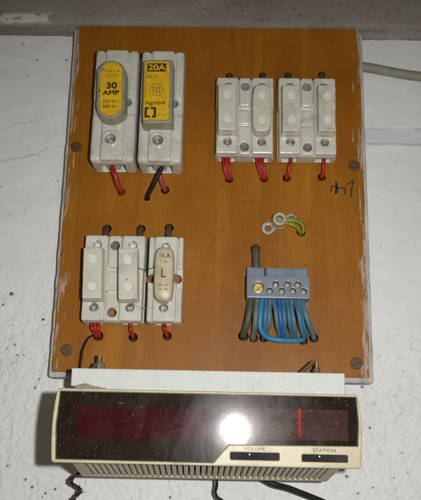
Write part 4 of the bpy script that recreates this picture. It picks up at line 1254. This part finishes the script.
# housing with a vented underside
ZB = lambda h: -66.6 - (104 - h) * 0.19          # underside slopes down to the back
ZT = lambda h: -24.0 - (104 - h) * 0.120
XL = lambda h: 37.6 - (104 - h) * 0.02
XR = lambda h: 213.0 + (104 - h) * 0.004
def housing():
    V, F = [], []
    hf, hb = 104.0, 32.0
    of, ob, ox0, ox1 = 97.0, 40.0, 46.0, 205.0      # vent opening
    def v(x, z, h):
        V.append((x, z, h)); return len(V) - 1
    fl, fr = v(XL(hf), ZB(hf), hf), v(XR(hf), ZB(hf), hf)
    bl, br = v(XL(hb), ZB(hb), hb), v(XR(hb), ZB(hb), hb)
    tfl, tfr = v(XL(hf), ZT(hf), hf), v(XR(hf), ZT(hf), hf)
    tbl, tbr = v(XL(hb), ZT(hb), hb), v(XR(hb), ZT(hb), hb)
    F += [(tfl, tfr, tbr, tbl), (tfl, tbl, bl, fl), (tfr, fr, br, tbr), (tbl, tbr, br, bl), (fl, fr, tfr, tfl)]
    a, b, c, d = v(ox0, ZB(of), of), v(ox1, ZB(of), of), v(ox1, ZB(ob), ob), v(ox0, ZB(ob), ob)
    F += [(fl, a, b, fr), (fr, b, c, br), (br, c, d, bl), (bl, d, a, fl)]
    a2, b2, c2, d2 = v(ox0, ZB(of) + 6, of), v(ox1, ZB(of) + 6, of), v(ox1, ZB(ob) + 6, ob), v(ox0, ZB(ob) + 6, ob)
    F += [(a, a2, b2, b), (b, b2, c2, c), (c, c2, d2, d), (d, d2, a2, a), (a2, d2, c2, b2)]
    me = mesh_np('housing', V, F)
    bm = bmesh.new(); bm.from_mesh(me); bmesh.ops.recalc_face_normals(bm, faces=bm.faces)
    outer = [e for e in bm.edges if all(vv.index < 8 for vv in e.verts)]
    bmesh.ops.bevel(bm, geom=outer, offset=0.0012, segments=3, affect='EDGES')
    bm.to_mesh(me); bm.free()
    return me
hs_ = rloc(link('housing', housing(), 'housing', None, False))
# dark sheet in the vent recess, painting the shade between the ribs
lin = plate('vent_shade_sheet', [(46.2, 0), (204.8, 0), (204.8, 1), (46.2, 1)], 0, 1, 'dark', hs_)
V = [(46.3, ZB(96.6) + 5.6, 96.6), (204.7, ZB(96.6) + 5.6, 96.6), (204.7, ZB(40.4) + 5.6, 40.4), (46.3, ZB(40.4) + 5.6, 40.4)]
lin.data = mesh_np('vent_shade_sheet', V, [(0, 3, 2, 1)]); lin.data.materials.append(MAT['vent'])
def rib_mesh():
    V, F = [], []
    wv = 1.45
    sec = [(-wv, 4.5), (-wv, .6), (-wv * .6, 0.0), (wv * .6, 0.0), (wv, .6), (wv, 4.5)]
    for h in (97.4, 39.6):
        for x, dz in sec:
            V.append((x, ZB(h) + dz - 0.15, h))
    n = len(sec)
    for k in range(n):
        F.append((k, n + k, n + (k + 1) % n, (k + 1) % n))
    F += [tuple(range(n)), tuple(range(n, 2 * n))[::-1]]
    me = mesh_np('vent_rib', V, F)
    bm = bmesh.new(); bm.from_mesh(me); bmesh.ops.recalc_face_normals(bm, faces=bm.faces); bm.to_mesh(me); bm.free()
    me.materials.append(MAT['housing'])
    return me
rm = rib_mesh()
nr = 40
for i in range(nr):
    o = link('vent_rib', rm, None, hs_, False)
    o.location = P(48.4 + i * (202.6 - 48.4) / (nr - 1), 0, 0)
# hanging cords under the radio
def helix(c0, c1, r, turns, ph, n=60):
    out = []
    for k in range(n + 1):
        t = k / n; a = 2 * math.pi * turns * t + ph
        out.append((c0[0] + (c1[0] - c0[0]) * t + r * math.cos(a) + 2.0 * math.sin(5 * t), c0[1] + (c1[1] - c0[1]) * t, c0[2] + (c1[2] - c0[2]) * t + r * math.sin(a)))
    return out
twist = empty('twisted_cord', 24, -78, 12, 'twisted pair of thin dark leads hanging at the radio left corner', 'cord')
pth = [(34, -74, 14), (28, -77, 14), (23.6, -80.5, 12), (23.2, -83.5, 10), (27.0, -85.6, 9), (29.6, -88.0, 8), (28.6, -91, 7), (25.0, -94.6, 6), (23.6, -100, 5), (26, -108, 4), (27, -130, 2)]
for ph in (0, math.pi):
    c = catmull(pth, 8); pts = []
    for k, q in enumerate(c):
        a = k * 0.55 + ph
        pts.append((q[0] + 1.0 * math.cos(a), q[1], q[2] + 1.0 * math.sin(a)))
    o = tube('lead', pts, 0.85, 'black_wire' if ph == 0 else 'brown_wire', twist, n=3, seg=8); o.location = -twist.location
thing_tube('power_cord', [(150, -72, 4), (165, -77, 6), (174, -81, 8), (184, -83.4, 4), (194, -86.8, 0), (210, -92.4, -6), (228, -99.5, -12), (260, -112, -16), (320, -128, -17)], 2.2, 'black_wire',
           'thick black power cord coming from under the radio at the right', 'cord')
thing_tube('aerial_wire', [(130, -74, 4), (131.4, -79.5, 10), (131.2, -84, 8), (130.6, -88, 6), (132.4, -91.6, 7), (136.0, -94.0, 6), (134.6, -97.4, 4), (131, -98, 2), (128, -104, 0), (128, -130, -4)], 1.1, 'black_wire',
           'thin dark cord curling below the middle of the radio', 'cord')
